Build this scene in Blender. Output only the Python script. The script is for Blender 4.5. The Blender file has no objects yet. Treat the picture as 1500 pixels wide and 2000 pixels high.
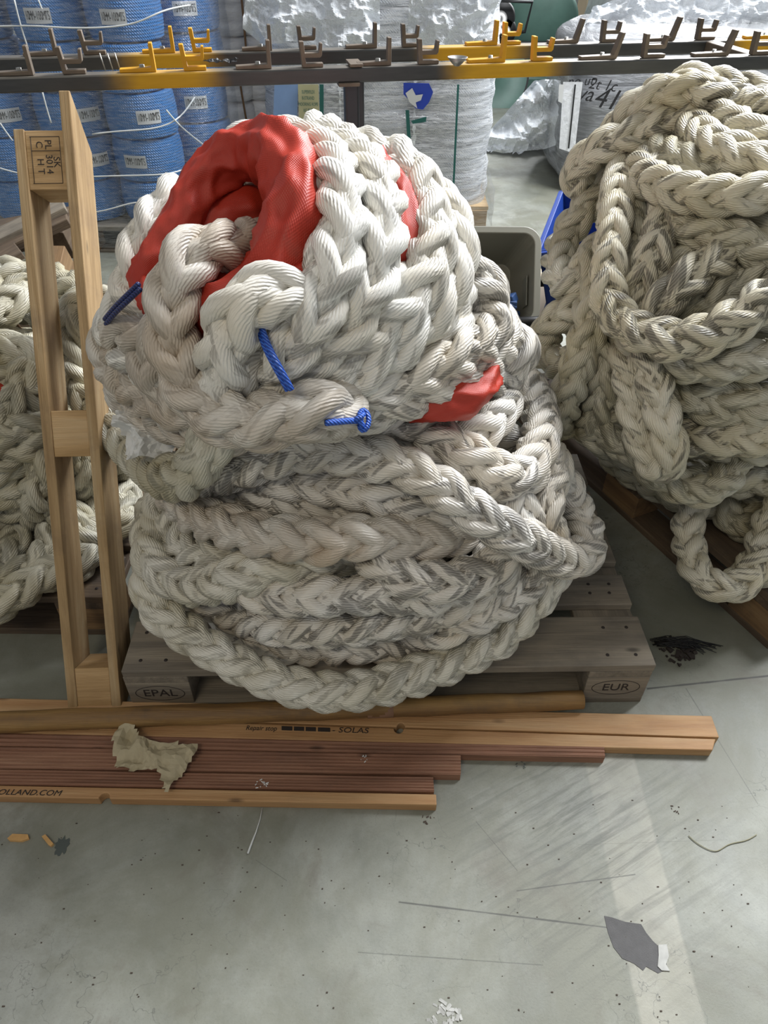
import bpy, math, random
import numpy as np
from mathutils import Vector, Matrix, noise
random.seed(4)
PI = math.pi
C = bpy.context.scene.collection
# ------------------------------------------------------------------ camera model
F, TH, H, RO = 1387., .7174, 1.4528, .01
def ray(px, py):
    du, dv = px-750, py-1000
    c, s = math.cos(RO), math.sin(RO)
    du, dv = du*c+dv*s, -du*s+dv*c
    return Vector((du/F, math.cos(TH)-dv/F*math.sin(TH), -math.sin(TH)-dv/F*math.cos(TH)))
def atZ(px, py, z=0.):
    r = ray(px, py); return Vector((0, 0, H))+r*((z-H)/r.z)
def atY(px, py, y):
    r = ray(px, py); return Vector((0, 0, H))+r*(y/r.y)

# ------------------------------------------------------------------ objects
def props(o, label=None, cat=None, group=None, kind=None):
    if label: o['label'] = label
    if cat: o['category'] = cat
    if group: o['group'] = group
    if kind: o['kind'] = kind
    return o
def empty(name, loc=(0, 0, 0), label=None, cat=None, group=None, rot=None):
    o = bpy.data.objects.new(name, None); C.objects.link(o)
    o.location = loc; o.empty_display_size = .1
    if rot is not None: o.rotation_euler = rot
    return props(o, label, cat, group)
def link(name, me, mat=None, parent=None, **k):
    o = bpy.data.objects.new(name, me); C.objects.link(o)
    if mat is not None and not me.materials: me.materials.append(mat)
    if parent is not None: o.parent = parent
    return props(o, **k)
class MB:
    def __init__(s): s.v = []; s.f = []; s.sm = []
    def add(s, v, f, smooth=False):
        n = len(s.v); s.v += [tuple(x) for x in v]; s.f += [tuple(i+n for i in q) for q in f]; s.sm += [smooth]*len(f); return s
    def box(s, c, d, M=None):
        v = [Vector((c[0]+sx*d[0]/2, c[1]+sy*d[1]/2, c[2]+sz*d[2]/2)) for sx in (-1, 1) for sy in (-1, 1) for sz in (-1, 1)]
        if M: v = [M @ p for p in v]
        return s.add(v, [(0, 1, 3, 2), (4, 6, 7, 5), (0, 4, 5, 1), (2, 3, 7, 6), (0, 2, 6, 4), (1, 5, 7, 3)])
    def prism(s, poly, z0, z1, M=None):
        n = len(poly)
        a = sum(poly[i][0]*poly[(i+1) % n][1]-poly[(i+1) % n][0]*poly[i][1] for i in range(n))
        if a < 0: poly = poly[::-1]
        v = [Vector((p[0], p[1], z0)) for p in poly]+[Vector((p[0], p[1], z1)) for p in poly]
        if M: v = [M @ p for p in v]
        return s.add(v, [tuple(range(n))[::-1], tuple(range(n, 2*n))]+[(i, (i+1) % n, n+(i+1) % n, n+i) for i in range(n)])
    def tube(s, pts, r, sides=8, close=False, caps=True):
        pts = [Vector(p) for p in pts]; n = len(pts); R = r if hasattr(r, '__len__') else [r]*n
        up = None; v = []
        for i, p in enumerate(pts):
            t = (pts[(i+1) % n]-pts[i-1]) if close else (pts[min(i+1, n-1)]-pts[max(i-1, 0)])
            t.normalize()
            if up is None: up = t.orthogonal().normalized()
            up = (up-t*up.dot(t)).normalized(); b = t.cross(up)
            for k in range(sides):
                a = 2*PI*k/sides; v.append(p+(up*math.cos(a)+b*math.sin(a))*R[i])
        f = []
        for i in range(n if close else n-1):
            for k in range(sides):
                j = (i+1) % n; k2 = (k+1) % sides
                f.append((i*sides+k, i*sides+k2, j*sides+k2, j*sides+k))
        if caps and not close:
            f.append(tuple(range(sides))[::-1]); f.append(tuple((n-1)*sides+k for k in range(sides)))
        return s.add(v, f, True)
    def lathe(s, prof, n=40, c=(0, 0, 0), fn=None):
        v = []
        for (r, z) in prof:
            for k in range(n):
                a = 2*PI*k/n; rr = r*(fn(a, z) if fn else 1)
                v.append((c[0]+rr*math.cos(a), c[1]+rr*math.sin(a), c[2]+z))
        f = [(i*n+k, i*n+(k+1) % n, (i+1)*n+(k+1) % n, (i+1)*n+k) for i in range(len(prof)-1) for k in range(n)]
        return s.add(v, f, True)
    def mesh(s, name):
        me = bpy.data.meshes.new(name); me.from_pydata(s.v, [], s.f)
        me.polygons.foreach_set('use_smooth', s.sm); me.update(); return me
    def build(s, name, mat, parent=None, bevel=0, **k):
        o = link(name, s.mesh(name), mat, parent, **k)
        if bevel:
            m = o.modifiers.new('bevel', 'BEVEL'); m.width = bevel; m.segments = 2; m.limit_method = 'ANGLE'; m.angle_limit = .6
        return o
def text(name, body, size, mat, M, parent, ext=.0006, align='CENTER', sx=1.0, shear=0):
    cu = bpy.data.curves.new(name, 'FONT'); cu.body = body; cu.size = size; cu.align_x = align; cu.align_y = 'CENTER'
    cu.extrude = ext; cu.shear = shear; cu.resolution_u = 3; cu.materials.append(mat)
    tmp = bpy.data.objects.new(name, cu); C.objects.link(tmp)
    me = bpy.data.meshes.new_from_object(tmp.evaluated_get(bpy.context.evaluated_depsgraph_get()))
    bpy.data.objects.remove(tmp); me.materials.clear(); me.materials.append(mat)
    o = bpy.data.objects.new(name, me); C.objects.link(o); o.parent = parent
    o.matrix_local = M @ Matrix.Diagonal((sx, 1, 1, 1)); return o
def basis(o, x, y, z=None):
    x = Vector(x).normalized(); y = Vector(y); y = (y-x*y.dot(x)).normalized(); z = x.cross(y)
    M = Matrix((x, y, z)).transposed().to_4x4(); M.translation = Vector(o); return M

# ------------------------------------------------------------------ materials
class NT:
    def __init__(s, name):
        s.m = bpy.data.materials.new(name); s.m.use_nodes = True; s.t = s.m.node_tree; s.n = s.t.nodes
        s.b = s.n['Principled BSDF']; s.out = s.n['Material Output']
    def node(s, typ, ins=None, **k):
        n = s.n.new(typ)
        for a, v in k.items(): setattr(n, a, v)
        for i, v in (ins or {}).items():
            if hasattr(v, 'is_linked'): s.t.links.new(v, n.inputs[i])
            else: n.inputs[i].default_value = v
        return n
    def set(s, i, v):
        if hasattr(v, 'is_linked'): s.t.links.new(v, s.b.inputs[i])
        else: s.b.inputs[i].default_value = v
    def math(s, op, a, b=0., c=0.): return s.node('ShaderNodeMath', {0: a, 1: b, 2: c}, operation=op).outputs[0]
    def mix(s, f, a, b, mode='MIX'):
        n = s.node('ShaderNodeMix', data_type='RGBA', blend_type=mode)
        for i, v in ((0, f), (6, a), (7, b)):
            if hasattr(v, 'is_linked'): s.t.links.new(v, n.inputs[i])
            else: n.inputs[i].default_value = v if i == 0 else (*v[:3], 1)
        return n.outputs[2]
    def ramp(s, f, stops):
        n = s.node('ShaderNodeValToRGB', {0: f}); e = n.color_ramp.elements
        while len(e) < len(stops): e.new(.5)
        for q, (p, c) in zip(e, stops):
            q.position = p; q.color = (*c, 1) if hasattr(c, '__len__') else (c, c, c, 1)
        return n.outputs[0]
    def coord(s, kind='Object', scale=(1, 1, 1), rnd=0):
        v = s.node('ShaderNodeTexCoord').outputs[kind]
        if rnd:
            r = s.node('ShaderNodeObjectInfo').outputs['Random']
            v = s.node('ShaderNodeVectorMath', {0: v, 1: s.node('ShaderNodeCombineXYZ', {0: s.math('MULTIPLY', r, rnd), 1: s.math('MULTIPLY', r, rnd*1.7), 2: s.math('MULTIPLY', r, rnd*.6)}).outputs[0]}, operation='ADD').outputs[0]
        return s.node('ShaderNodeMapping', {0: v, 3: scale}).outputs[0]
    def noise(s, v, scale, detail=4, rough=.55, dist=0.):
        return s.node('ShaderNodeTexNoise', {'Vector': v, 'Scale': scale, 'Detail': detail, 'Roughness': rough, 'Distortion': dist}).outputs[0]
    def bump(s, h, strength=.5, dist=.002, normal=None):
        d = {'Height': h, 'Strength': strength, 'Distance': dist}
        if normal is not None: d['Normal'] = normal
        o = s.node('ShaderNodeBump', d).outputs[0]; s.set('Normal', o); return o
def rgb(h):
    c = [int(h[i:i+2], 16)/255 for i in (0, 2, 4)]
    return tuple(x/12.92 if x < .04045 else ((x+.055)/1.055)**2.4 for x in c)

def plain(name, col, rough=.6, metal=0, nz=.12, scale=8, bump=0):
    t = NT(name); v = t.coord()
    n = t.noise(v, scale, 5)
    t.set('Base Color', t.mix(n, tuple(x*(1-nz*2) for x in col), tuple(min(1, x*(1+nz*1.2)) for x in col)))
    t.set('Roughness', rough); t.set('Metallic', metal)
    if bump: t.bump(t.noise(v, scale*12, 3), .5, bump)
    return t.m
def wood(name, a, b, c, grain=1., rough=.75, rough_saw=.0006, dirt=.4, dirtcol=(.05, .045, .04)):
    t = NT(name); v = t.coord(scale=(1.2, 14, 14), rnd=9.)
    w = t.noise(v, 2.2*grain, 6, .6, .6)
    fine = t.noise(t.coord(scale=(3, 90, 90), rnd=7.), 3, 3, .6)
    col = t.ramp(w, [(.28, a), (.5, b), (.72, c)])
    col = t.mix(t.math('MULTIPLY', fine, .45), col, tuple(x*.45 for x in a))
    d = t.noise(t.coord(rnd=5.), 7, 6, .65)
    dm = t.ramp(d, [(.5, 0.), (.75, dirt)])
    col = t.mix(dm, col, dirtcol)
    kn = t.node('ShaderNodeTexVoronoi', {'Vector': t.coord(scale=(1.6, 4, 4), rnd=3.), 'Scale': 2.6}).outputs[0]
    col = t.mix(t.ramp(kn, [(.03, .75), (.09, 0.)]), col, tuple(x*.25 for x in a))
    t.set('Base Color', col); t.set('Roughness', rough)
    t.bump(t.math('ADD', w, t.math('MULTIPLY', fine, .8)), .6, .0025+rough_saw)
    return t.m
M = {}
M['pal'] = wood('weathered_pallet_wood', rgb('6b6459'), rgb('8c8273'), rgb('a39885'), dirt=.45)
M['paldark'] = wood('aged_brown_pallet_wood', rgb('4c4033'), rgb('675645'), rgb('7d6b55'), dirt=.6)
M['palnew'] = wood('fresh_pallet_wood', rgb('8f734c'), rgb('b5976c'), rgb('c9b18a'), dirt=.6, dirtcol=(.16, .10, .06))
M['block'] = wood('chip_block', rgb('6b5238'), rgb('8a6c4a'), rgb('9f825c'), dirt=.5)
M['blocknew'] = wood('clean_block', rgb('ae8c5c'), rgb('c6a374'), rgb('d3b58a'), dirt=.15)
M['teak'] = wood('orange_hardwood', rgb('a87b50'), rgb('c09667'), rgb('cfac80'), grain=.8, rough=.6, dirt=.15)
M['pole'] = wood('brown_round_pole', rgb('6f5130'), rgb('93703f'), rgb('a98852'), grain=.8, rough=.6, dirt=.5)
M['deckb'] = wood('reddish_deckboard', rgb('77533f'), rgb('976c54'), rgb('aa8267'), rough=.7, dirt=.2)
M['black'] = plain('black_rubber', (.012, .012, .013), .45)
M['ink'] = plain('dark_ink', (.03, .022, .018), .8)
M['inkb'] = plain('black_ink', (.012, .012, .014), .6)
M['paper'] = plain('label_paper', (.62, .63, .62), .5, nz=.05)
M['steel'] = plain('raw_steel', (.35, .35, .34), .4, .9)
M['bolt'] = plain('zinc_bolt', (.5, .49, .45), .35, .9)
M['rust'] = plain('brown_steel', rgb('776b5e'), .5, .4, nz=.3, scale=25)
M['yel'] = plain('yellow_paint', rgb('d59d12'), .45, nz=.18, scale=30)
M['bluecrate'] = plain('blue_plastic', rgb('1c3c8c'), .4, nz=.06)
M['bluepart'] = plain('blue_grey_plastic', rgb('33507f'), .5)
M['bin'] = plain('grey_plastic', rgb('86857a'), .45, nz=.06)
M['cream'] = plain('cream_board', rgb('d8c1a4'), .7, nz=.05)
M['green'] = plain('green_machine_paint', rgb('54756a'), .5, nz=.2)
M['bluelogo'] = plain('blue_print', rgb('2340a8'), .4)
M['greenlbl'] = plain('green_print', rgb('1d5f58'), .5)
M['yellbl'] = plain('cream_label', rgb('b9b58e'), .6)
M['bluebag'] = plain('pale_blue_sack', rgb('7f9cc6'), .6)
M['chip'] = plain('dark_bare_concrete', rgb('5f5e5e'), .8, nz=.15, scale=60, bump=.002)
M['chipl'] = plain('pale_flake', rgb('b9b9b4'), .8, nz=.2, scale=60)
M['stain'] = plain('damp_stain', rgb('4d5450'), .5)
M['straw'] = plain('straw_fibre', rgb('8f8c70'), .7)
M['whitestring'] = plain('white_string', rgb('d7dad8'), .5)
M['wchip'] = plain('wood_chip', rgb('cfa368'), .8, nz=.2, scale=50)
M['leaf'] = plain('dry_leaf', rgb('4c4037'), .8)

def rope_mat(name, base, dark, warm, dirt):
    t = NT(name)
    uv = t.node('ShaderNodeTexCoord').outputs['UV']
    sp = t.node('ShaderNodeSeparateXYZ', {0: uv})
    u, v = sp.outputs[0], sp.outputs[1]
    v3 = t.coord()
    wob = t.noise(v3, 60, 2)
    ph = t.math('ADD', t.math('ADD', t.math('MULTIPLY', u, 2*PI*19), t.math('MULTIPLY', v, 2*PI*7.)), t.math('MULTIPLY', wob, 5.))
    ln = t.math('SINE', ph)
    fn = t.noise(t.node('ShaderNodeCombineXYZ', {0: t.math('MULTIPLY', ph, .5), 1: t.math('MULTIPLY', u, 6.), 2: v}).outputs[0], 2.2, 3)
    # blotches: each strand soils on its own, patches stretch along the strand
    st = t.node('ShaderNodeAttribute', attribute_name='strand').outputs['Fac']
    cv = t.node('ShaderNodeCombineXYZ', {0: t.math('MULTIPLY', v, .42), 1: t.math('ADD', t.math('MULTIPLY', t.math('SINE', t.math('MULTIPLY', u, 2*PI)), .6), t.math('MULTIPLY', st, 7.3)), 2: t.math('MULTIPLY', t.math('COSINE', t.math('MULTIPLY', u, 2*PI)), .6)}).outputs[0]
    b1 = t.noise(cv, 2.0, 3, .5, .2)
    area = t.noise(v3, 5., 3)
    d1 = t.ramp(t.math('ADD', b1, t.math('MULTIPLY', t.math('SUBTRACT', area, .5), .55)), [(.525, 0.), (.56, dirt*.6), (.63, dirt)])
    d1 = t.math('MULTIPLY', d1, t.math('ADD', .85, t.math('MULTIPLY', ln, .15)))
    tone = t.noise(v3, 9., 4)
    col = t.mix(t.ramp(tone, [(.35, 0.), (.7, 1.)]), base, warm)
    b2 = t.noise(cv, .9, 3)
    col = t.mix(t.ramp(b2, [(.42, 0.), (.7, .5)]), col, tuple(x*.62 for x in warm))
    col = t.mix(d1, col, dark)
    t.set('Base Color', col); t.set('Roughness', .4); t.set('Specular IOR Level', .55)
    t.bump(t.math('ADD', ln, t.math('MULTIPLY', fn, .9)), .6, .0009)
    return t.m
M['ropeW'] = rope_mat('clean_white_rope', rgb('efeee8'), rgb('5d574f'), rgb('e6dfcf'), .55)
M['ropeM'] = rope_mat('used_white_rope', rgb('e9e6df'), rgb('4a4743'), rgb('d6ccba'), .78)
M['ropeG'] = rope_mat('soiled_cream_rope', rgb('d8d3c2'), rgb('433f35'), rgb('c4ba9c'), .88)
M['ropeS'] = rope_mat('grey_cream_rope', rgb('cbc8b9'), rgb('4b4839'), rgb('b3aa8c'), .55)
M['ropeC'] = rope_mat('pale_cream_rope', rgb('e6e3d8'), rgb('55503f'), rgb('cdc6b0'), .5)
M['ropeT'] = rope_mat('tan_stained_rope', rgb('dcd8cf'), rgb('6b5f50'), rgb('c2b19b'), .4)

def sleeve_mat():
    t = NT('red_woven_sleeve'); uv = t.node('ShaderNodeTexCoord').outputs['UV']
    sp = t.node('ShaderNodeSeparateXYZ', {0: uv})
    a = t.math('SINE', t.math('MULTIPLY', sp.outputs[0], 2*PI*90)); b = t.math('SINE', t.math('MULTIPLY', sp.outputs[1], 2*PI*260))
    w = t.math('MULTIPLY', a, b)
    v = t.coord(); n = t.noise(v, 6, 5)
    c = t.mix(n, rgb('9c2314'), rgb('bd3a24'))
    d = t.ramp(t.noise(v, 11, 6, .65), [(.58, 0.), (.78, .4)])
    c = t.mix(d, c, rgb('6b5a50'))
    t.set('Base Color', c); t.set('Roughness', .5)
    t.bump(w, .35, .0006); return t.m
M['red'] = sleeve_mat()
def cord_mat(name, a, b):
    t = NT(name); uv = t.node('ShaderNodeTexCoord').outputs['Object']
    w = t.node('ShaderNodeTexWave', {'Vector': uv, 'Scale': 95., 'Distortion': 1.}, bands_direction='DIAGONAL').outputs[1]
    t.set('Base Color', t.mix(w, a, b)); t.set('Roughness', .4); t.bump(w, .6, .002); return t.m
M['bluecord'] = cord_mat('blue_cord', rgb('153a9c'), rgb('3f74d8'))
M['navycord'] = cord_mat('navy_cord', rgb('16204c'), rgb('2b3a78'))

def spool_mat(name, a, b):
    t = NT(name); sp = t.node('ShaderNodeSeparateXYZ', {0: t.node('ShaderNodeTexCoord').outputs['Object']})
    ang = t.math('ARCTAN2', sp.outputs[1], sp.outputs[0])
    ph = t.math('ADD', t.math('MULTIPLY', ang, 90.), t.math('MULTIPLY', sp.outputs[2], 2*PI*75))
    s = t.math('SINE', ph)
    r = t.node('ShaderNodeObjectInfo').outputs['Random']
    n = t.noise(t.coord(rnd=5.), 4, 3)
    c = t.mix(t.math('MULTIPLY_ADD', s, .3, .45), a, b)
    c = t.mix(t.math('MULTIPLY', n, .35), c, tuple(x*.5 for x in a))
    t.set('Base Color', c); t.set('Roughness', .42); t.bump(s, .6, .002); return t.m
M['spool'] = spool_mat('blue_twisted_rope', rgb('1f63a8'), rgb('4f9ade'))
M['coil'] = spool_mat('pale_coil_rope', rgb('b4b9bf'), rgb('dfe2e6'))

def film_mat(name, opac, col=(.85, .87, .9), rough=.12, scale=3., stretch=(1, 1, 9), white=.25, var=1.):
    t = NT(name); t.n.remove(t.b)
    v = t.coord(scale=stretch); n = t.noise(v, scale, 6, .65, .8); n2 = t.noise(v, scale*5, 4, .7, 1.)
    bp = t.node('ShaderNodeBump', {'Height': t.math('ADD', n, t.math('MULTIPLY', n2, .5)), 'Strength': .5, 'Distance': .012}).outputs[0]
    g = t.node('ShaderNodeBsdfGlossy', {'Color': (.95, .97, 1, 1), 'Roughness': rough, 'Normal': bp})
    d = t.node('ShaderNodeBsdfDiffuse', {'Color': (*col, 1), 'Normal': bp})
    gd = t.node('ShaderNodeMixShader', {0: white, 1: g.outputs[0], 2: d.outputs[0]})
    tr = t.node('ShaderNodeBsdfTransparent', {'Color': (.97, .98, .99, 1)})
    f = t.ramp(n2, [(.4, opac*(1-.65*var)), (.62, min(1, opac*(1+.5*var)))])
    fr = t.node('ShaderNodeFresnel', {0: 1.35, 'Normal': bp}).outputs[0]
    f = t.math('ADD', f, t.math('MULTIPLY', fr, .3)); f = t.node('ShaderNodeClamp', {0: f}).outputs[0]
    mx = t.node('ShaderNodeMixShader', {0: f, 1: tr.outputs[0], 2: gd.outputs[0]})
    t.t.links.new(mx.outputs[0], t.out.inputs[0]); return t.m
M['film'] = film_mat('clear_stretch_film', .17, white=.25)
M['filmH'] = film_mat('milky_stretch_film', .5, white=.7, stretch=(1, 1, 14))
M['filmC'] = film_mat('crumpled_film', .62, white=.9, stretch=(1, 1, 1), scale=26, rough=.35, col=(.74, .77, .8), var=.35)
M['filmW'] = film_mat('white_film', .85, white=.85, stretch=(1, 3, 1), scale=5, var=.2)
def wrapgrey(name, a, b, sc=(1, 1, 8)):
    t = NT(name); v = t.coord(scale=sc); n = t.noise(v, 3, 7, .7, 1.2)
    t.set('Base Color', t.mix(t.ramp(n, [(.35, 0.), (.7, 1.)]), a, b)); t.set('Roughness', .22)
    t.set('Coat Weight', .5); t.bump(n, .8, .03); return t.m
M['bale'] = wrapgrey('grey_wrapped_bale', rgb('67696d'), rgb('a4a7ab'))
M['balew'] = wrapgrey('white_wrapped_bale', rgb('c9cbcd'), rgb('eeeff0'), (1, 3, 4))
M['sack'] = wrapgrey('white_woven_sack', rgb('c6c6ca'), rgb('e6e6e8'), (1, 1, 6)); M['sack'].node_tree.nodes['Principled BSDF'].inputs['Coat Weight'].default_value = 0
def crumple_mat(name, a, b, tr=0):
    t = NT(name); n = t.noise(t.coord(), 30, 5, .6)
    t.set('Base Color', t.mix(n, a, b)); t.set('Roughness', .7); t.bump(n, .5, .002); return t.m
M['kraft'] = crumple_mat('kraft_paper', rgb('9a8f72'), rgb('c0b496'))
M['torn'] = crumple_mat('white_torn_plastic', rgb('c4c4c0'), rgb('e4e4e2'))

def beam_mat():
    t = NT('grey_and_yellow_beam'); x = t.node('ShaderNodeSeparateXYZ', {0: t.coord()}).outputs[0]
    nz = t.math('MULTIPLY', t.math('SUBTRACT', t.noise(t.coord(), 9, 3), .5), .05)
    x = t.math('ADD', x, nz)
    def band(a, b, w=.045):
        i = t.node('ShaderNodeMapRange', {0: x, 1: a-w, 2: a+w}, interpolation_type='SMOOTHSTEP').outputs[0]
        o = t.node('ShaderNodeMapRange', {0: x, 1: b-w, 2: b+w, 3: 1., 4: 0.}, interpolation_type='SMOOTHSTEP').outputs[0]
        return t.math('MULTIPLY', i, o)
    y = t.math('MAXIMUM', t.math('MAXIMUM', band(.245, .445), band(1.0, 1.26)), band(1.88, 3.))
    t.yel = y
    n = t.noise(t.coord(scale=(1, 8, 8)), 12, 5)
    g = t.mix(n, rgb('3b3d3f'), rgb('565757')); ye = t.mix(n, rgb('b98d12'), rgb('d9a820'))
    # dusty top
    nz2 = t.node('ShaderNodeSeparateXYZ', {0: t.node('ShaderNodeTexCoord').outputs['Normal']}).outputs[2]
    dust = t.math('MULTIPLY', t.ramp(nz2, [(.6, 0.), (.95, .55)]), t.ramp(t.noise(t.coord(), 20, 5), [(.3, .4), (.7, 1.)]))
    c = t.mix(y, g, ye); c = t.mix(dust, c, rgb('a39a8c'))
    t.set('Base Color', c); t.set('Roughness', .42); t.set('Metallic', t.math('MULTIPLY_ADD', y, -.5, .5)); return t.m
M['beam'] = beam_mat()

def floor_mat():
    t = NT('worn_concrete'); v = t.coord()
    big = t.noise(v, 1.3, 5, .6, .4); mid = t.noise(v, 9, 6, .65); fin = t.noise(v, 230, 5, .8)
    c = t.ramp(big, [(.3, rgb('808279')), (.5, rgb('94968c')), (.7, rgb('a6a8a1'))])
    c = t.mix(t.ramp(mid, [(.35, .45), (.6, 0.)]), c, rgb('6a6e66'))
    c = t.mix(t.ramp(fin, [(.34, .3), (.46, 0.)]), c, rgb('5b5e5a'))
    c = t.mix(t.ramp(t.noise(v, 3.1, 7, .68, .5), [(.42, .55), (.58, 0.)]), c, rgb('70705f'))
    c = t.mix(t.ramp(t.noise(v, 5.3, 6, .7, .8), [(.55, 0.), (.72, .5)]), c, rgb('6b645a'))
    c = t.mix(t.ramp(fin, [(.62, 0.), (.8, .4)]), c, rgb('b9bbb8'))
    sx = t.node('ShaderNodeSeparateXYZ', {0: v}); X, Y = sx.outputs[0], sx.outputs[1]
    def line(a, b, w, soft):          # mask around a segment on the floor
        (ax, ay), (bx, by) = a, b; L = math.hypot(bx-ax, by-ay); dx, dy = (bx-ax)/L, (by-ay)/L
        px = t.math('SUBTRACT', X, ax); py = t.math('SUBTRACT', Y, ay)
        s = t.math('ADD', t.math('MULTIPLY', px, dx), t.math('MULTIPLY', py, dy))
        d = t.math('ABSOLUTE', t.math('SUBTRACT', t.math('MULTIPLY', px, dy), t.math('MULTIPLY', py, dx)))
        d = t.math('ADD', d, t.math('MULTIPLY', t.math('SUBTRACT', t.noise(v, 14, 4), .5), soft*3))
        e = t.math('MAXIMUM', t.math('MULTIPLY', s, -1.), t.math('SUBTRACT', s, L))
        d = t.math('MAXIMUM', d, e)
        return t.node('ShaderNodeMapRange', {0: d, 1: w-soft, 2: w+soft, 3: 1., 4: 0.}).outputs[0]
    # worn cream painted stripe running towards the viewer
    a = atZ(1190, 1480); b = atZ(1335, 2080)
    wear = t.ramp(t.noise(v, 5, 6, .7), [(.3, .15), (.62, .6)])
    c = t.mix(t.math('MULTIPLY', line((a.x, a.y), (b.x, b.y), .055, .003), wear), c, rgb('b0ad9f'))
    # drag marks
    sm = t.noise(t.node('ShaderNodeMapping', {0: t.node('ShaderNodeMapping', {0: v, 2: (0, 0, -.5)}).outputs[0], 3: (2., 24, 1)}).outputs[0], 2.4, 6, .7, .3)
    q = atZ(1150, 1620); q2 = t.node('ShaderNodeVectorMath', {0: v, 1: (q.x, q.y, 0)}, operation='DISTANCE').outputs['Value']
    c = t.mix(t.math('MULTIPLY', t.ramp(sm, [(.47, 0.), (.62, .65)]), t.ramp(q2, [(.05, 1.), (.36, 0.)])), c, rgb('55564f'))
    # cracks and joints
    for (p0, p1, w, k) in (((780, 1762), (1190, 1812), .0013, .8), ((700, 1860), (1060, 1885), .0008, .5), ((1265, 1345), (1520, 1318), .0022, .9),
                           ((1340, 1345), (1480, 1570), .0009, .5), ((1010, 1740), (1240, 1708), .0010, .7), ((930, 1605), (1010, 1700), .0007, .5),
                           ((1130, 1650), (1420, 1640), .0005, .3), ((500, 1680), (560, 1720), .0006, .4)):
        a, b = atZ(*p0), atZ(*p1)
        c = t.mix(t.math('MULTIPLY', line((a.x, a.y), (b.x, b.y), w, w*.7), k), c, rgb('3b3b38'))
    # hairline crazing
    vo = t.node('ShaderNodeTexVoronoi', {'Vector': t.node('ShaderNodeVectorMath', {0: v, 1: t.node('ShaderNodeTexNoise', {'Vector': v, 'Scale': 7., 'Detail': 5}).outputs[1]}, operation='ADD').outputs[0], 'Scale': 3.2}, feature='DISTANCE_TO_EDGE').outputs[0]
    hm = t.math('MULTIPLY', t.ramp(vo, [(0., .7), (.008, 0.)]), t.ramp(t.noise(v, 2.1, 3), [(.48, 0.), (.6, 1.)]))
    c = t.mix(hm, c, rgb('4a4b48'))
    t.set('Base Color', c); t.set('Roughness', t.math('MULTIPLY_ADD', mid, .3, .38)); t.set('Specular IOR Level', .5)
    t.bump(t.math('ADD', fin, mid), .25, .002); return t.m
M['floor'] = floor_mat()

# ------------------------------------------------------------------ floor
fl = MB().add([(-9, -1.5, 0), (9, -1.5, 0), (9, 18, 0), (-9, 18, 0)], [(0, 1, 2, 3)]).build('floor', M['floor'], kind='structure')
fl['label'] = 'grey worn concrete hall floor with a faded stripe'

# ------------------------------------------------------------------ plaited rope
def spline(pts, step):
    P = [Vector(p) for p in pts]
    P = [P[0]*2-P[1]]+P+[P[-1]*2-P[-2]]
    out = []
    for i in range(1, len(P)-2):
        a, b, c, d = P[i-1:i+3]; L = (c-b).length; n = max(2, int(L/.004))
        for k in range(n):
            t = k/n
            out.append(((b*2)+(c-a)*t+(a*2-b*5+c*4-d)*t*t+(b*3-a-c*3+d)*t**3)*.5)
    out.append(P[-2]); A = np.array(out)
    for _ in range(14): A[1:-1] = (A[:-2]+2*A[1:-1]+A[2:])/4
    s = np.r_[0, np.cumsum(np.linalg.norm(np.diff(A, axis=0), axis=1))]
    n = max(8, int(s[-1]/step)); q = np.linspace(0, s[-1], n)
    A = np.stack([np.interp(q, s, A[:, k]) for k in range(3)], 1)
    for _ in range(6): A[1:-1] = (A[:-2]+2*A[1:-1]+A[2:])/4
    return A, q
def frames(A):
    T = np.gradient(A, axis=0); T /= np.linalg.norm(T, axis=1)[:, None]+1e-12
    N = np.zeros_like(A); n = np.cross(T[0], [0.3, .2, 1.]); n /= np.linalg.norm(n)
    for i in range(len(A)):
        n = n-T[i]*np.dot(n, T[i]); n /= np.linalg.norm(n); N[i] = n
    return T, N, np.cross(T, N)
def mesh_np(name, V, Q, UV=None, att=None):
    me = bpy.data.meshes.new(name)
    me.vertices.add(len(V)); me.vertices.foreach_set('co', V.astype(np.float32).ravel())
    me.loops.add(Q.size); me.loops.foreach_set('vertex_index', Q.astype(np.int32).ravel())
    me.polygons.add(len(Q)); me.polygons.foreach_set('loop_start', np.arange(0, Q.size, 4, dtype=np.int32))
    me.polygons.foreach_set('use_smooth', np.ones(len(Q), bool))
    if UV is not None:
        l = me.uv_layers.new(name='UV'); l.data.foreach_set('uv', UV.astype(np.float32).ravel())
    if att is not None:
        a = me.attributes.new('strand', 'FLOAT', 'POINT'); a.data.foreach_set('value', att.astype(np.float32))
    me.update(calc_edges=True); me.validate(); return me
def tubegrid(n, m, off):
    i = np.arange(n-1)[:, None]; k = np.arange(m)[None]; k2 = (k+1) % m
    a = off+i*m+k; b = off+i*m+k2; c = off+(i+1)*m+k2; d = off+(i+1)*m+k
    return np.stack([a, b, c, d], -1).reshape(-1, 4)
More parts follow.
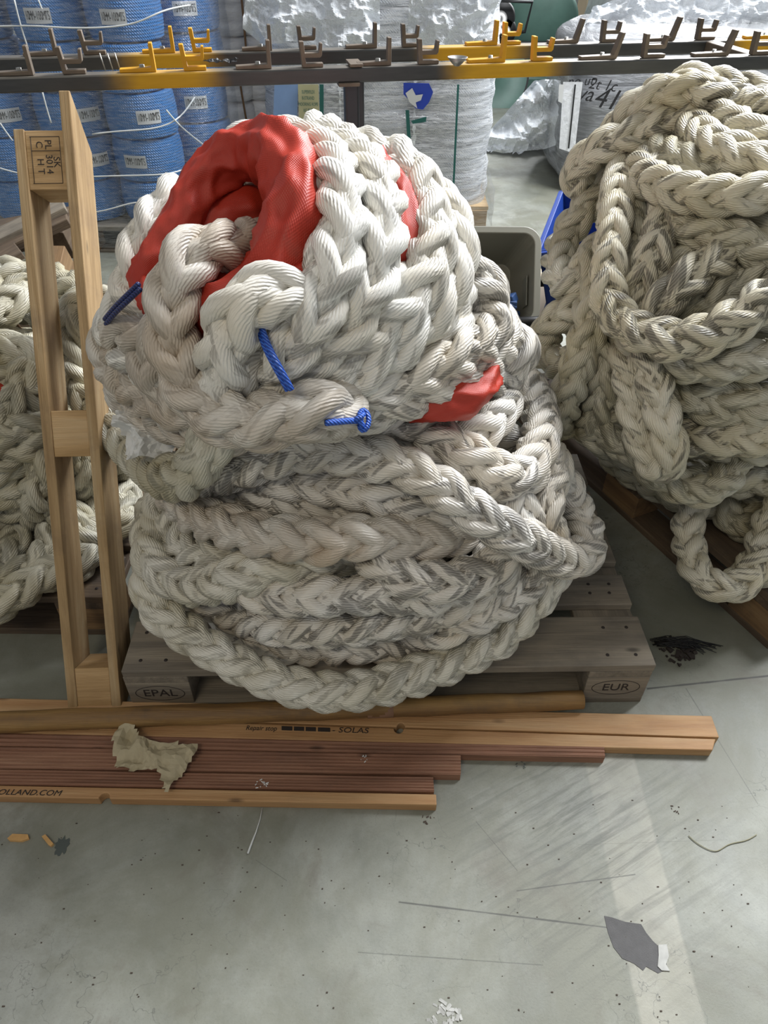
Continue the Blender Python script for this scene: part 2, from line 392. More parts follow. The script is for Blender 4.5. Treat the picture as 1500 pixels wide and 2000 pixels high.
def plait(name, pts, D, mat, parent, step=.0085, sides=8, phase=None):
    o0 = parent.location if parent is not None else Vector()
    A, s = spline([Vector(p)-o0 for p in pts], step); T, N, B = frames(A); n = len(A)
    P = D*2.95; w = 2*PI/P; ph0 = random.random()*6.28 if phase is None else phase
    k = np.arange(sides); V = []; Q = []; UV = []; AT = []; off = 0
    wob = 1+.05*np.sin(s*9+ph0)+.03*np.sin(s*23+ph0*2)
    sid = random.random()*50
    for d in (1, -1):
        for j in range(4):
            phi = d*w*s+j*PI/2+(0 if d > 0 else 0)
            cs = np.cos(2*phi); cs = np.sign(cs)*np.abs(cs)**.8
            rc = D*(.266+d*.084*cs)*wob*(1+.04*np.sin(s*31+j*1.7+d))
            a = phi+ph0
            ctr = A+N*(rc*np.cos(a))[:, None]+B*(rc*np.sin(a))[:, None]
            t = np.gradient(ctr, axis=0); t /= np.linalg.norm(t, axis=1)[:, None]
            rad = N*np.cos(a)[:, None]+B*np.sin(a)[:, None]
            rad = rad-t*(rad*t).sum(1)[:, None]; rad /= np.linalg.norm(rad, axis=1)[:, None]
            tn = np.cross(t, rad)
            sr = D*.180*(1+.07*np.sin(s*17+j*2.1+d*1.3+ph0))
            # ends taper inwards so tips are rounded
            e = np.minimum(np.arange(n), np.arange(n)[::-1]); sr = sr*np.minimum(1, .25+e*.25)
            ck = np.cos(2*PI*k/sides); sk = np.sin(2*PI*k/sides)
            ring = ctr[:, None]+rad[:, None]*(ck[None, :, None]*sr[:, None, None]*.95)+tn[:, None]*(sk[None, :, None]*sr[:, None, None]*1.1)
            V.append(ring.reshape(-1, 3)); Q.append(tubegrid(n, sides, off)); off += n*sides
            L = s/(D*.4); i = np.arange(n-1)[:, None]; kk = np.arange(sides)[None]
            u0 = (kk/sides)*d+0*i; u1 = ((kk+1)/sides)*d+0*i; v0 = L[:-1][:, None]+0*kk; v1 = L[1:][:, None]+0*kk
            UV.append(np.stack([np.stack([u0, v0], -1), np.stack([u1, v0], -1), np.stack([u1, v1], -1), np.stack([u0, v1], -1)], 2).reshape(-1, 2))
            AT.append(np.full(n*sides, sid+j+(4 if d > 0 else 0)))
    me = mesh_np(name, np.concatenate(V), np.concatenate(Q), np.concatenate(UV), np.concatenate(AT))
    return link(name, me, mat, parent)

class Egg:
    """the outer skin of a heap; rope paths are laid over it"""
    def __init__(s, c, r): s.c = Vector(c); s.r = Vector(r)
    def hit(s, px, py, off=0.):
        r = ray(px, py).normalized(); o = Vector((0, 0, H))
        oo = Vector([(o[i]-s.c[i])/s.r[i] for i in range(3)]); d = Vector([r[i]/s.r[i] for i in range(3)])
        tc = -oo.dot(d)/d.dot(d); disc = tc*tc-(oo.dot(oo)-1)/d.dot(d)
        t = tc-math.sqrt(max(disc, 0.))*.94
        p = o+r*(t-off)
        return p
def lay(egg, pts, zmin=.19, tuck=(True, True)):
    out = []
    for p in pts:
        q = egg.hit(p[0], p[1], p[2] if len(p) > 2 else 0.)
        if q.z < zmin:                 # rests on the pallet instead of sinking in
            q = atZ(p[0], p[1], zmin)
        out.append(q)
    def tk(a, b):
        d = (a-b).normalized(); c = (egg.c-a); c.normalize()
        return [a+d*.05+c*.06, a+d*.06+c*.17]
    if tuck[0]: out = tk(out[0], out[1])[::-1]+out
    if tuck[1]: out = out+tk(out[-1], out[-2])
    return out
def core(name, egg, sc, turns, D, mat, parent, zmin, ztop=.8, seed=1):
    rnd = random.Random(seed); pts = []; n = int(turns*10)
    for i in range(n+1):
        a = i/10*2*PI; f = i/n; z = -.95+f*(.95+ztop)
        k = math.sqrt(max(.2, 1-z*z))*sc*(1+.08*rnd.uniform(-1, 1))
        pts.append((egg.c.x+egg.r.x*k*math.cos(a), egg.c.y+egg.r.y*k*math.sin(a), max(zmin, egg.c.z+egg.r.z*z*.92)))
    return plait(name, pts, D, mat, parent, step=.013, sides=6)

# ------------------------------------------------------------------ main heap
DR = .092
low = Egg((-.045, 1.36, .37), (.49, .45, .33))
upE = Egg((-.15, 1.37, .79), (.395, .36, .345))
low_t = empty('mooring_rope', (-.045, 1.36, .144), 'lower dirty white plaited mooring rope coiled flat on the grey pallet under the red-sleeved bundle', 'rope')
core('rope_core', low, .74, 4.2, .1, M['ropeM'], low_t, .2, .75)
LOW = [ # (points, material)
 ([(292,1110,0.015),(296,1165,0.015),(318,1200,0.015),(350,1226,0.015),(395,1260,0.015),(450,1292,0.015),(512,1322,0.015),(585,1345,0.015),(658,1352,0.015),(732,1342,0.015),(800,1322,0.015),(860,1300,0.015),(920,1276,0.015),(972,1248,0.015),(1008,1216,0.015),(1040,1180,0.015),(1066,1150,0.015),(1075,1110,0.015)], 'ropeC'),
 ([(318,960,0.010),(298,1010,0.020),(290,1065,0.040),(306,1112,0.070),(347,1139,0.090),(402,1147,0.090),(457,1128,0.080),(512,1114,0.060),(567,1099,0.040),(622,1090,0.010),(670,1085,-0.020)], 'ropeC'),
 ([(330,1150,-0.040),(380,1165,-0.030),(420,1183,-0.010),(475,1209,-0.010),(530,1222,-0.010),(603,1224,-0.010),(677,1222,-0.010),(732,1216,-0.010),(780,1210,-0.010),(840,1198,-0.010),(900,1178,-0.010),(950,1150,-0.010),(990,1110,-0.010)], 'ropeM'),
 ([(440,1215,-0.090),(501,1245,-0.060),(548,1260,-0.040),(603,1262,-0.040),(677,1259,-0.040),(732,1259,-0.040),(760,1262,-0.040),(820,1256,-0.040),(880,1238,-0.040),(940,1214,-0.040),(980,1180,-0.040),(1010,1130,-0.040)], 'ropeM'),
 ([(470,1130,0.010),(512,1156,0.040),(585,1165,0.050),(658,1165,0.050),(732,1161,0.050),(820,1166,0.040),(880,1150,0.030),(940,1125,0.000)], 'ropeM'),
 ([(690,1060,-.04),(720,1080,.02),(744,1100,.05),(780,1122,.07),(832,1134,.08),(880,1134,.08),(935,1118,.07),(970,1092,.05),(980,1062,.02),(960,1040,-.04)], 'ropeM'),
 ([(1056,1100,.02),(1024,1138,.03),(988,1170,.03),(940,1198,.03),(890,1215,.01),(850,1235,-.02)], 'ropeM'),
 ([(1000,950,-.02),(1010,1000,0),(1030,1050,.01),(1045,1095,.02),(1040,1135,.02),(1010,1160,0)], 'ropeM'),
 ([(1075,905,.0),(1072,950,.02),(1064,993,.03),(1072,1035,.03),(1085,1080,.0),(1080,1130,-.02),(1060,1160,-.03)], 'ropeM'),
 ([(335,960,-0.005),(375,1000,0.035),(425,1022,0.065),(493,1042,0.075),(567,1053,0.075),(640,1056,0.075),(713,1050,0.075),(778,1050,0.065),(833,1052,0.055),(875,1048,0.035),(915,1030,-0.005)], 'ropeT'),
 ([(340,1010,-.06),(350,1060,-.03),(385,1080,-.02),(440,1085,-.02),(510,1080,-.04)], 'ropeC'),
 ([(330,930,-0.105),(380,965,-0.075),(457,980,-0.035),(548,990,-0.025),(640,1001,-0.025),(713,1008,-0.025),(760,1015,-0.025),(830,1020,-0.035),(890,1010,-0.065)], 'ropeM'),
 ([(480,965,-0.045),(530,955,-0.005),(585,940,0.015),(640,949,0.035),(705,957,0.045),(740,970,0.045),(797,993,0.045),(852,1012,0.035),(905,1020,0.005),(940,1025,-0.045)], 'ropeM'),
 ([(380,950,.02),(427,930,.06),(493,906,.10),(567,884,.12),(640,881,.12),(713,893,.12),(760,900,.12),(815,927,.13),(870,957,.13),(914,993,.13),(970,1028,.13),(1017,1052,.13),(1065,1076,.12),(1105,1092,.11),(1138,1088,.08),(1148,1052,.04),(1132,1012,.02),(1112,975,0),(1095,935,-.02),(1070,890,-.04)], 'ropeM'),
 ([(700,810,.02),(782,828,.06),(830,842,.08),(875,868,.1),(925,896,.1),(969,922,.09),(1000,932,.07),(1035,905,.05),(1053,865,.05),(1058,828,.04),(1050,792,.03),(1031,755,.02),(1000,725,-.01),(960,700,-.05)], 'ropeM'),
 ([(860,900,-.02),(907,860,.04),(943,838,.05),(969,812,.05),(985,780,.03),(965,750,-.02)], 'ropeM'),
 ([(830,930,.0),(900,955,.02),(962,945,.04),(1010,935,.03),(1055,920,.0),(1075,890,-.03)], 'ropeM'),
 ([(690,870,-0.050),(740,850,-0.010),(790,850,0.000),(850,870,0.020),(900,905,0.020)], 'ropeM'),
 ([(900,1010,-.04),(950,990,-.03),(1000,960,-.02),(1040,940,-.03)], 'ropeM'),
]
for i, (p, m) in enumerate(LOW):
    plait('rope_loop', lay(low, p, zmin=.192), DR*.955, M[m], low_t, phase=i*1.7)
up_t = empty('mooring_rope', (-.15, 1.37, .6), 'white plaited mooring rope bundle with red sleeve lying tilted on the middle heap', 'rope')
core('rope_core', Egg(upE.c, (.36, .33, .33)), .66, 3.4, .1, M['ropeW'], up_t, .55, .1)
UP = [
 # hanging bight at lower left, behind the leaning timber
 # left cluster
 ([(345,392,-.06),(312,418,-.03),(282,455,.0),(264,500,.01),(255,540,.01),(262,585,.01),(290,620,.0)], 'ropeW', (1, 1)),
 ([(290,570,-.01),(262,590,.02),(238,620,.02),(232,655,.02),(262,690,.02),(310,720,.01),(350,760,.0)], 'ropeW', (1, 1)),
 ([(300,655,.02),(258,650,.03),(225,655,.02),(222,690,.01),(245,730,.01),(285,765,.02),(340,795,.02),(400,812,.02)], 'ropeT', (1, 1)),
 ([(250,700,.0),(232,740,-.01),(258,780,.0),(300,805,.0),(350,825,.01),(410,838,.01),(480,840,.0)], 'ropeT', (1, 1)),
 ([(330,640,.02),(300,680,.03),(310,740,.03),(345,790,.03),(400,820,.02)], 'ropeT', (1, 1)),
 # turns on the right, inner to outer
 ([(470,275,-.16),(545,262,-.06),(600,268,.0),(640,302,.05),(658,362,.11),(664,432,.125),(655,505,.13),(630,575,.13),(590,640,.12),(540,700,.10),(490,740,.06),(430,770,.02)], 'ropeW', (1, 1)),
 ([(640,262,-.08),(690,300,.0),(722,340,.06),(738,400,.08),(740,465,.1),(727,530,.1),(700,590,.1),(655,645,.09),(600,695,.07),(545,740,.05),(480,770,.02)], 'ropeW', (1, 1)),
 ([(600,245,-.14),(640,258,-.08),(670,282,-.03)], 'ropeW', (1, 1)),
 ([(660,300,-.12),(715,285,-.06),(770,305,-.01),(806,345,.02),(826,392,.03),(838,445,.04),(836,508,.05),(812,565,.06),(770,620,.06),(720,662,.06),(665,700,.05),(610,735,.04),(550,765,.02)], 'ropeW', (1, 1)),
 ([(845,390,-.08),(868,425,-.03),(884,460,.0),(888,505,.01),(874,550,.02),(845,598,.03),(804,648,.04),(753,690,.04),(702,722,.04),(651,748,.04),(590,770,.02)], 'ropeW', (1, 1)),
 ([(885,525,-.04),(923,540,-.02),(948,572,-.01),(962,612,.0),(955,645,.01),(930,668,.02),(889,693,.03),(838,718,.03),(787,742,.03),(736,760,.03),(680,778,.02),(620,790,.0)], 'ropeM', (1, 1)),
 ([(880,560,-.05),(885,600,-.03),(868,640,-.01),(830,680,.0),(780,715,.0)], 'ropeW', (1, 1)),
 ([(985,640,-.06),(966,678,-.02),(912,716,.01),(855,745,.02),(800,768,.02),(736,790,.02),(668,806,.0),(610,815,-.02)], 'ropeM', (1, 1)),
 ([(990,650,-.08),(1014,676,-.07),(1010,708,-.07),(975,742,-.08),(930,760,-.1)], 'ropeM', (1, 1)),
 ([(660,815,-.05),(730,822,-.04),(800,815,-.04),(860,800,-.05)], 'ropeM', (1, 1)),
 ([(500,830,-.03),(580,835,-.03),(650,840,-.03)], 'ropeM', (1, 1)),
 # fill under the big folds
 ([(470,640,-.05),(520,670,-.02),(580,640,-.01),(630,590,.0)], 'ropeW', (1, 1)),
 ([(460,700,-.03),(530,730,-.0),(610,700,.02)], 'ropeW', (1, 1)),
 # the knob and the front bight
 ([(606,655,-.02),(597,612,.08),(570,582,.13),(522,570,.155),(480,590,.165),(454,630,.155),(444,680,.14),(440,725,.12),(446,765,.07)], 'ropeW', (1, 1)),
 ([(545,470,-.22),(505,480,-.1),(455,484,.02),(410,482,.08),(370,502,.11),(345,540,.12),(333,595,.12),(332,650,.12),(345,705,.12),(370,758,.12),(408,800,.14),(465,821,.15),(530,822,.15),(588,808,.15),(634,792,.14),(670,804,.08)], 'ropeT', (1, 1)),
]
for i, (p, m, tk) in enumerate(UP):
    p = [(q[0]+(12 if q[0] < 345 and q[1] < 560 else 0), q[1]+26*max(0., min(1., (350-q[1])/90)), *q[2:]) for q in p]
    plait('rope_loop', lay(upE, p, zmin=.3, tuck=tk), DR*(1.02 if i > 5 else 1.), M[m], up_t, phase=i*2.3+.5)

plait('rope_loop', [atY(*p) for p in ((225,600,1.56),(190,590,1.56),(150,605,1.55),(132,645,1.53),(132,700,1.50),(150,755,1.46),(183,800,1.41),(225,845,1.33),(265,890,1.24),(308,926,1.13),(355,932,1.04),(392,902,1.0),(412,862,1.0),(432,825,1.06),(450,800,1.15))], DR, M['ropeS'], up_t, phase=.9)
def sleeve(pts, r, parent, seed, flat=.8, sides=56, step=.006):
    A, s = spline([Vector(p)-parent.location for p in pts], step); T, N, B = frames(A); n = len(A)
    rad = np.interp(np.linspace(0, 1, n), np.linspace(0, 1, len(r)), r) if hasattr(r, '__len__') else np.full(n, r)
    V = np.zeros((n, sides, 3))
    for i in range(n):
        for k in range(sides):
            a = 2*PI*k/sides; c, d = math.cos(a), math.sin(a)
            q = Vector((c*.85, d*.85, s[i]*9.+seed*7))
            w1 = 1-abs(noise.noise(q*1.1))*3.2; w2 = 1-abs(noise.noise(Vector((c*1.6, d*1.6, s[i]*26+seed))))*3.
            w3 = noise.noise(Vector((c*.6, d*.6, s[i]*3+seed)))
            pin = 1-.16*max(0, math.sin(s[i]*21+seed*2+c*1.2))**6
            f = rad[i]*(.84+.22*abs(w1)**1.5*(1 if w1 > 0 else -.28)+.075*w2+.13*w3)*pin
            V[i, k] = A[i]+N[i]*c*f+B[i]*d*f*flat
    L = s; i = np.arange(n-1)[:, None]; kk = np.arange(sides)[None]
    u0 = kk/sides+0*i; u1 = (kk+1)/sides+0*i; v0 = L[:-1][:, None]+0*kk; v1 = L[1:][:, None]+0*kk
    UV = np.stack([np.stack([u0, v0], -1), np.stack([u1, v0], -1), np.stack([u1, v1], -1), np.stack([u0, v1], -1)], 2).reshape(-1, 2)
    return link('chafe_sleeve', mesh_np('chafe_sleeve', V.reshape(-1, 3), tubegrid(n, sides, 0), UV), M['red'], parent, label='red woven fabric sleeve')
def H3(l): return [upE.hit(*p) for p in l]
sleeve(H3([(285,600,-.03),(298,550,.01),(320,492,.01),(352,430,.01),(392,368,.01),(438,322,.02),(492,298,.04),(545,308,.06),(576,352,.07),(585,412,.08),(575,470,.08),(552,520,.07),(505,560,.03),(450,600,-.02)]), [.035,.038,.036,.036,.04,.046,.05,.058,.062,.066,.066,.06,.055,.05], up_t, 1.3)
sleeve(H3([(335,600,-.06),(350,535,-.05),(378,475,-.05),(418,428,-.06),(462,404,-.07),(520,400,-.11),(570,430,-.18)]), [.04,.045,.045,.045,.045,.042,.04], up_t, 5.1)
sleeve(H3([(420,520,-.22),(450,450,-.20),(500,440,-.20),(550,470,-.24)]), .06, up_t, 8.4)
sleeve(H3([(668,480,-.02),(640,520,.04),(590,552,.08),(520,566,.08),(455,582,.08),(400,612,.03),(360,640,-.06)]), [.05,.05,.05,.05,.05,.05,.04], up_t, 3.7)
sleeve(H3([(300,560,.0),(310,595,.02),(330,640,-.02)]), [.04,.045,.035], up_t, 9.2)
sleeve(H3([(735,320,-.02),(764,362,.02),(782,410,.04),(782,462,.04),(766,510,.02)]), .036, up_t, 2.2)
sleeve(H3([(800,806,.0),(840,796,.04),(884,784,.06),(926,760,.06),(948,728,.03)]), [.025,.04,.048,.05,.038], up_t, 6.6)
# back of the sleeve closing the throat of the bundle
sleeve([upE.c+Vector(q) for q in ((-.24,-.02,.10),(-.16,.12,.17),(0,.17,.2),(.12,.1,.18),(.17,-.02,.1))], .085, up_t, 4.4)

def cord(path, r, mat, label, strands=2):
    o = empty('tie_cord', path[0], label, 'cord')
    o0 = Vector(path[0])
    for k in range(strands):
        A, s = spline([Vector(p)-o0 for p in path], .006); T, N, B = frames(A)
        off = (k-(strands-1)/2)*r*1.9
        MB().tube([Vector(a)+Vector(b)*off for a, b in zip(A, B)], r, 8).build('cord_strand', mat, o)
    return o
cord([upE.hit(508,640,.15), upE.hit(518,672,.17), upE.hit(535,705,.18), upE.hit(552,735,.185), upE.hit(566,762,.185)], .0045, M['bluecord'], 'short blue cord lashing running down the front of the white bundle')
oc = cord([upE.hit(636,826,.19), upE.hit(665,824,.18), upE.hit(690,820,.17), upE.hit(706,822,.16)], .005, M['bluecord'], 'blue cord end with a knot at the underside of the white bundle', 1)
kn = upE.hit(706,821,.16)-oc.location
MB().tube([kn+Vector((.011*math.cos(a*2)*math.cos(a), .011*math.sin(a*3), .012*math.sin(a*2))) for a in [i*.2 for i in range(32)]], .0042, 7, close=True).build('knot', M['bluecord'], oc)
cord([upE.hit(272,560,.17), upE.hit(248,583,.17), upE.hit(225,605,.17), upE.hit(206,628,.17)], .0042, M['navycord'], 'dark navy cord stretched over the left side of the white bundle')

# ------------------------------------------------------------------ right heap
rE = Egg((.93, 1.72, .56), (.53, .46, .56))
r_t = empty('mooring_rope', (.93, 1.72, .144), 'soiled cream plaited mooring rope heaped loosely on the brown pallet at right', 'rope')
core('rope_core', rE, .76, 6, .1, M['ropeS'], r_t, .2, .8, 5)
core('rope_core', rE, .5, 6, .1, M['ropeS'], r_t, .2, .8, 6)
RT = [
 ([(1190,290,-.05),(1217,235,0),(1262,196,.03),(1315,173,.05),(1365,176,.06),(1415,200,.07),(1465,207,.07),(1520,215,.06),(1580,240,.04)], 'ropeG'),
 ([(1330,165,-.03),(1390,170,-.02),(1450,180,-.02),(1520,195,-.02)], 'ropeG'),
 ([(1400,200,.02),(1365,228,.05),(1325,236,.07),(1283,247,.07),(1233,267,.07),(1180,283,.06),(1142,312,.03),(1124,345,.0),(1150,372,-.04)], 'ropeG'),
 ([(1185,350,-.03),(1160,385,.0),(1126,428,.03),(1100,470,.04),(1090,512,.04),(1098,550,.03),(1125,560,.02),(1143,530,.0),(1160,490,-.03)], 'ropeS'),
 ([(1250,290,.0),(1225,322,.05),(1206,370,.08),(1200,433,.10),(1192,490,.12),(1186,545,.13),(1190,590,.14),(1212,625,.15),(1255,652,.16),(1300,665,.17),(1350,663,.17),(1400,648,.16),(1450,618,.15),(1500,580,.13),(1560,540,.1)], 'ropeG'),
 ([(1330,240,.0),(1358,262,.04),(1390,285,.06),(1430,300,.07),(1470,318,.07),(1520,335,.06),(1570,350,.04)], 'ropeG'),
 ([(1400,235,.02),(1455,255,.03),(1510,285,.03),(1560,310,.02)], 'ropeG'),
 ([(1268,300,.02),(1310,305,.03),(1360,330,.03),(1400,355,.0)], 'ropeS'),
 ([(1260,320,.02),(1262,345,.06),(1300,362,.09),(1350,378,.10),(1417,384,.10),(1467,380,.10),(1520,372,.09),(1580,370,.05)], 'ropeG'),
 ([(1315,370,.0),(1300,410,.03),(1290,455,.05),(1275,500,.07),(1256,550,.08),(1240,600,.06)], 'ropeG'),
 ([(1240,380,-.02),(1255,430,-.01),(1250,490,-.0),(1235,540,.0)], 'ropeS'),
 ([(1300,440,.0),(1340,445,.04),(1383,455,.06),(1433,468,.06),(1483,488,.06),(1540,500,.05)], 'ropeS'),
 ([(1440,480,.0),(1410,502,.06),(1367,525,.09),(1330,555,.11),(1295,590,.11),(1270,625,.08)], 'ropeG'),
 ([(1360,480,.0),(1335,505,.02),(1307,540,.04),(1280,580,.05)], 'ropeS'),
 ([(1530,505,.02),(1480,535,.03),(1420,562,.03),(1370,590,.03),(1330,620,.02)], 'ropeS'),
 ([(1380,410,-.03),(1440,425,-.02),(1500,440,-.02),(1560,450,-.02)], 'ropeS'),
 ([(1560,580,.02),(1490,620,.05),(1430,600,.03),(1380,615,.02)], 'ropeS'),
 ([(1560,690,.05),(1500,697,.08),(1437,708,.10),(1378,716,.10),(1325,705,.09),(1270,690,.06),(1230,660,.04)], 'ropeS'),
 ([(1170,560,.03),(1155,610,.06),(1145,665,.08),(1128,715,.1),(1110,765,.11),(1098,805,.11),(1088,830,.10)], 'ropeS'),
 ([(1165,590,-.02),(1125,602,.0),(1085,628,.02),(1063,660,.02),(1066,695,.02),(1095,712,.02),(1130,700,.02),(1160,680,.0)], 'ropeS'),
 ([(1270,680,.06),(1276,735,.11),(1288,790,.14),(1302,845,.17),(1310,885,.18),(1298,915,.18),(1272,898,.17),(1252,850,.14),(1240,795,.11),(1232,740,.08),(1225,690,.05)], 'ropeG'),
 ([(1300,745,.0),(1336,768,.02),(1385,795,.03),(1440,812,.03),(1500,820,.03),(1560,820,.02)], 'ropeS'),
 ([(1300,850,.0),(1343,856,.03),(1402,858,.05),(1455,858,.05),(1520,850,.05)], 'ropeG'),
 ([(1340,735,.0),(1385,752,.02),(1455,775,.04),(1520,790,.04)], 'ropeS'),
 ([(1175,650,.0),(1190,700,.02),(1185,750,.02),(1170,800,.02),(1150,835,.0)], 'ropeS'),
 ([(1215,720,-.02),(1200,770,-.02),(1170,820,-.0),(1200,850,.02),(1240,880,.03),(1280,920,.05),(1320,950,.06),(1370,960,.05)], 'ropeS'),
 ([(1100,770,-.05),(1140,780,-.02),(1190,790,-.02),(1240,800,-.02)], 'ropeS'),
 ([(1140,830,-.02),(1170,850,.0),(1220,870,.0),(1250,860,.0)], 'ropeS'),
]
for i, (p, m) in enumerate(RT):
    plait('rope_loop', lay(rE, p, zmin=.2), DR*.93, M[m], r_t, phase=i*1.3+.2)
# two bights that hang out over the pallet's near corner
def PZ(l): return [atZ(*p) for p in l]
plait('rope_loop', PZ([(1620,840,.42),(1560,880,.40),(1500,905,.36),(1445,905,.34),(1398,930,.30),(1362,970,.27),(1345,1020,.24),(1345,1070,.21),(1360,1115,.20),(1390,1145,.19),(1430,1148,.19),(1465,1120,.21),(1488,1075,.24),(1500,1025,.27),(1530,980,.3),(1600,950,.32)]), DR*.93, M['ropeG'], r_t, phase=1.)
plait('rope_loop', PZ([(1570,900,.28),(1500,930,.26),(1440,945,.24),(1415,975,.22),(1425,1015,.20),(1450,1035,.19),(1490,1020,.2),(1560,1000,.21)]), DR*.93, M['ropeS'], r_t, phase=2.)
plait('rope_loop', PZ([(1440,1120,.2),(1500,1110,.2),(1570,1085,.2),(1640,1050,.2)]), DR*.93, M['ropeS'], r_t, phase=2.6)

# ------------------------------------------------------------------ left heap
lE = Egg((-1.12, 1.72, .42), (.5, .42, .38))
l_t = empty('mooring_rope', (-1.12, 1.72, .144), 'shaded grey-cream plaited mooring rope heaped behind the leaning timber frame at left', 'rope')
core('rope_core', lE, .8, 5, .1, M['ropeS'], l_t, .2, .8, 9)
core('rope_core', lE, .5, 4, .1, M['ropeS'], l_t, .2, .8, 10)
LT = [
 [(-60,690,0),(0,683,.0),(35,680,.02),(62,700,.02),(75,740,0)],
 [(70,700,.0),(45,730,.03),(25,775,.04),(0,815,.04),(-40,840,.02)],
 [(-40,735,.0),(0,745,.02),(50,760,.02),(90,780,.0)],
 [(-60,835,.03),(0,845,.05),(45,838,.06),(90,832,.05),(130,850,.0)],
 [(-50,890,.03),(0,885,.05),(60,868,.05),(110,862,.02)],
 [(100,860,.03),(85,910,.07),(75,965,.10),(55,1020,.12),(30,1065,.13),(5,1100,.13),(-40,1130,.1)],
 [(-60,900,.0),(-10,920,.02),(30,900,.03),(50,870,.0)],
 [(-60,970,.0),(-10,965,.02),(30,950,.03),(50,930,.0)],
 [(-50,1040,.02),(0,1020,.03),(30,985,.03),(50,960,.02)],
 [(-60,1180,.16),(0,1180,.17),(36,1155,.16),(75,1128,.15),(115,1112,.14),(155,1098,.12),(185,1070,.1),(200,1030,.05)],
 [(-60,1120,.08),(0,1135,.1),(40,1120,.1),(80,1100,.08)],
 [(150,870,.0),(160,920,.04),(158,975,.06),(165,1030,.08),(178,1070,.08)],
 [(180,860,.0),(190,920,.03),(195,980,.04),(190,1040,.04)],
 [(228,880,.02),(236,930,.04),(243,980,.05),(247,1015,.05),(240,1030,.03),(225,990,.0)],
 [(190,600,-.1),(210,585,-.08),(232,610,-.1)],
]
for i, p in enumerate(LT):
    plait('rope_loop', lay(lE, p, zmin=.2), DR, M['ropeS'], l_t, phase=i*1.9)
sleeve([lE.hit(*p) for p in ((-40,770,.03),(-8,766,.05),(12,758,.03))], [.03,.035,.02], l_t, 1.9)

# ------------------------------------------------------------------ pallets
def board(name, c, d, mat, parent, bevel=.0025, **k):   # own local origin so the grain runs along the board
    o = MB().box((0, 0, 0), d).build(name, mat, parent, bevel, **k); o.location = c
    if d[1] > d[0]:
        o.data.clear_geometry(); bm = MB().box((0, 0, 0), (d[1], d[0], d[2])); o.data.from_pydata(bm.v, [], bm.f); o.rotation_euler = (0, 0, PI/2)
    return o
def ring_pts(rx, rz, n=28): return [(rx*math.cos(2*PI*i/n), rz*math.sin(2*PI*i/n)) for i in range(n)]
def eur_pallet(loc, yaw, label, woodm, blockm, marks=True, group=None, L=1.2, W=.8):
    p = empty('euro_pallet', loc, label, 'pallet', group, rot=(0, 0, yaw))
    for y, w in ((.0725, .145), (.2325, .1), (.4, .145), (.5675, .1), (.7275, .145)):
        board('deck_board', (L/2+random.uniform(-.003, .003), y, .133), (L, w, .022), woodm, p)
    for x in (.0725, L/2, L-.0725):
        board('stringer_board', (x, W/2, .111), (.145, W, .022), woodm, p)
    for y, w in ((.05, .1), (.4, .145), (.75, .1)):
        board('bottom_board', (L/2, y, .011), (L, w, .022), woodm, p)
        for x in (.0725, L/2, L-.0725):
            b = MB().box((0, 0, 0), (.145, w, .078)).build('block', blockm, p, .002); b.location = (x, y, .061)
            if marks and y < .1 and x != L/2:
                body = 'EPAL' if x < L/2 else 'EUR'
                text('brand_stamp', body, .036, M['ink'], basis((0, -w/2-.0003, 0), (1, 0, 0), (0, 0, 1)), b, .0004)
                MB().tube([(a, -w/2-.0002, c) for a, c in ring_pts(.056, .027)], .0009, 5, close=True).build('brand_oval', M['ink'], b)
    nl = MB()
    for x in (.04, .1, L/2-.03, L/2+.03, L-.1, L-.045):
        for y in (.03, .11, .22, .25, .37, .43, .56, .7, .76):
            nl.lathe([(.0001, .1452), (.004, .1452), (.0045, .1441)], 8, (x+random.uniform(-.01, .01), y, 0))
    nl.build('nail_heads', M['ink'], p)['kind'] = 'stuff'
    return p
eur_pallet((-.583, .9515, 0), .027, 'weathered grey wooden euro pallet under the middle rope heap', M['pal'], M['pal'])
cr = atZ(1485, 1160, .144); ce = atZ(1105, 835, .144); dv = (ce-cr); ang = math.atan2(dv.y, dv.x)
# right pallet: its long edge runs away to the upper left
corner = Vector((.985, 1.145)); ux = Vector((math.cos(ang), math.sin(ang)))
pr = corner+ux*1.2
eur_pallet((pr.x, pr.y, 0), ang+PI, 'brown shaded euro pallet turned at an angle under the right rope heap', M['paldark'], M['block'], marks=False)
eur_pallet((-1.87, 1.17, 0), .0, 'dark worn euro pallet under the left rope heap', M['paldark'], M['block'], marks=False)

# leaning pallet runner
fb = Vector((-.672, .935, .02)); ft = atY(75, 215, 1.62)
ft.z = max(ft.z, 1.1)
zl = (ft-fb); Lr = zl.length; zl.normalize()
# local frame: z up along the runner, x across the boards, y away from the viewer
xl = Vector((.985, -.02, -.10)); xl = (xl-zl*xl.dot(zl)).normalized(); yl = zl.cross(xl)
run = empty('pallet_runner', fb, 'tall pale pallet runner of two boards and blocks leaning upright against the rack', 'pallet part')
MR = Matrix((xl, yl, zl)).transposed().to_4x4(); MR.translation = fb; run.matrix_world = MR
Wd = .100; y0, y1 = -.0, .1
def rboard(name, poly, x0, x1, mat, label=None):
    # poly in (length, depth); local X of the mesh runs along the board
    o = MB().prism([(a, b) for a, b in poly], -(x1-x0)/2, (x1-x0)/2).build(name, mat, run, .002, label=label)
    o.matrix_local = basis(((x0+x1)/2, 0, 0), (0, 0, 1), (0, 1, 0)); return o
ch = .05
rboard('deck_board', [(-.012, 0), (-.012, .07), (.03, .1), (Lr-.05, .1), (Lr+.035, .0), (Lr+.035, -.005)], .045, .067, M['palnew'])
rboard('bottom_board', [(0, 0), (0, .1), (Lr-.06, .1), (Lr-.035, .0)], -.055, -.033, M['palnew'])
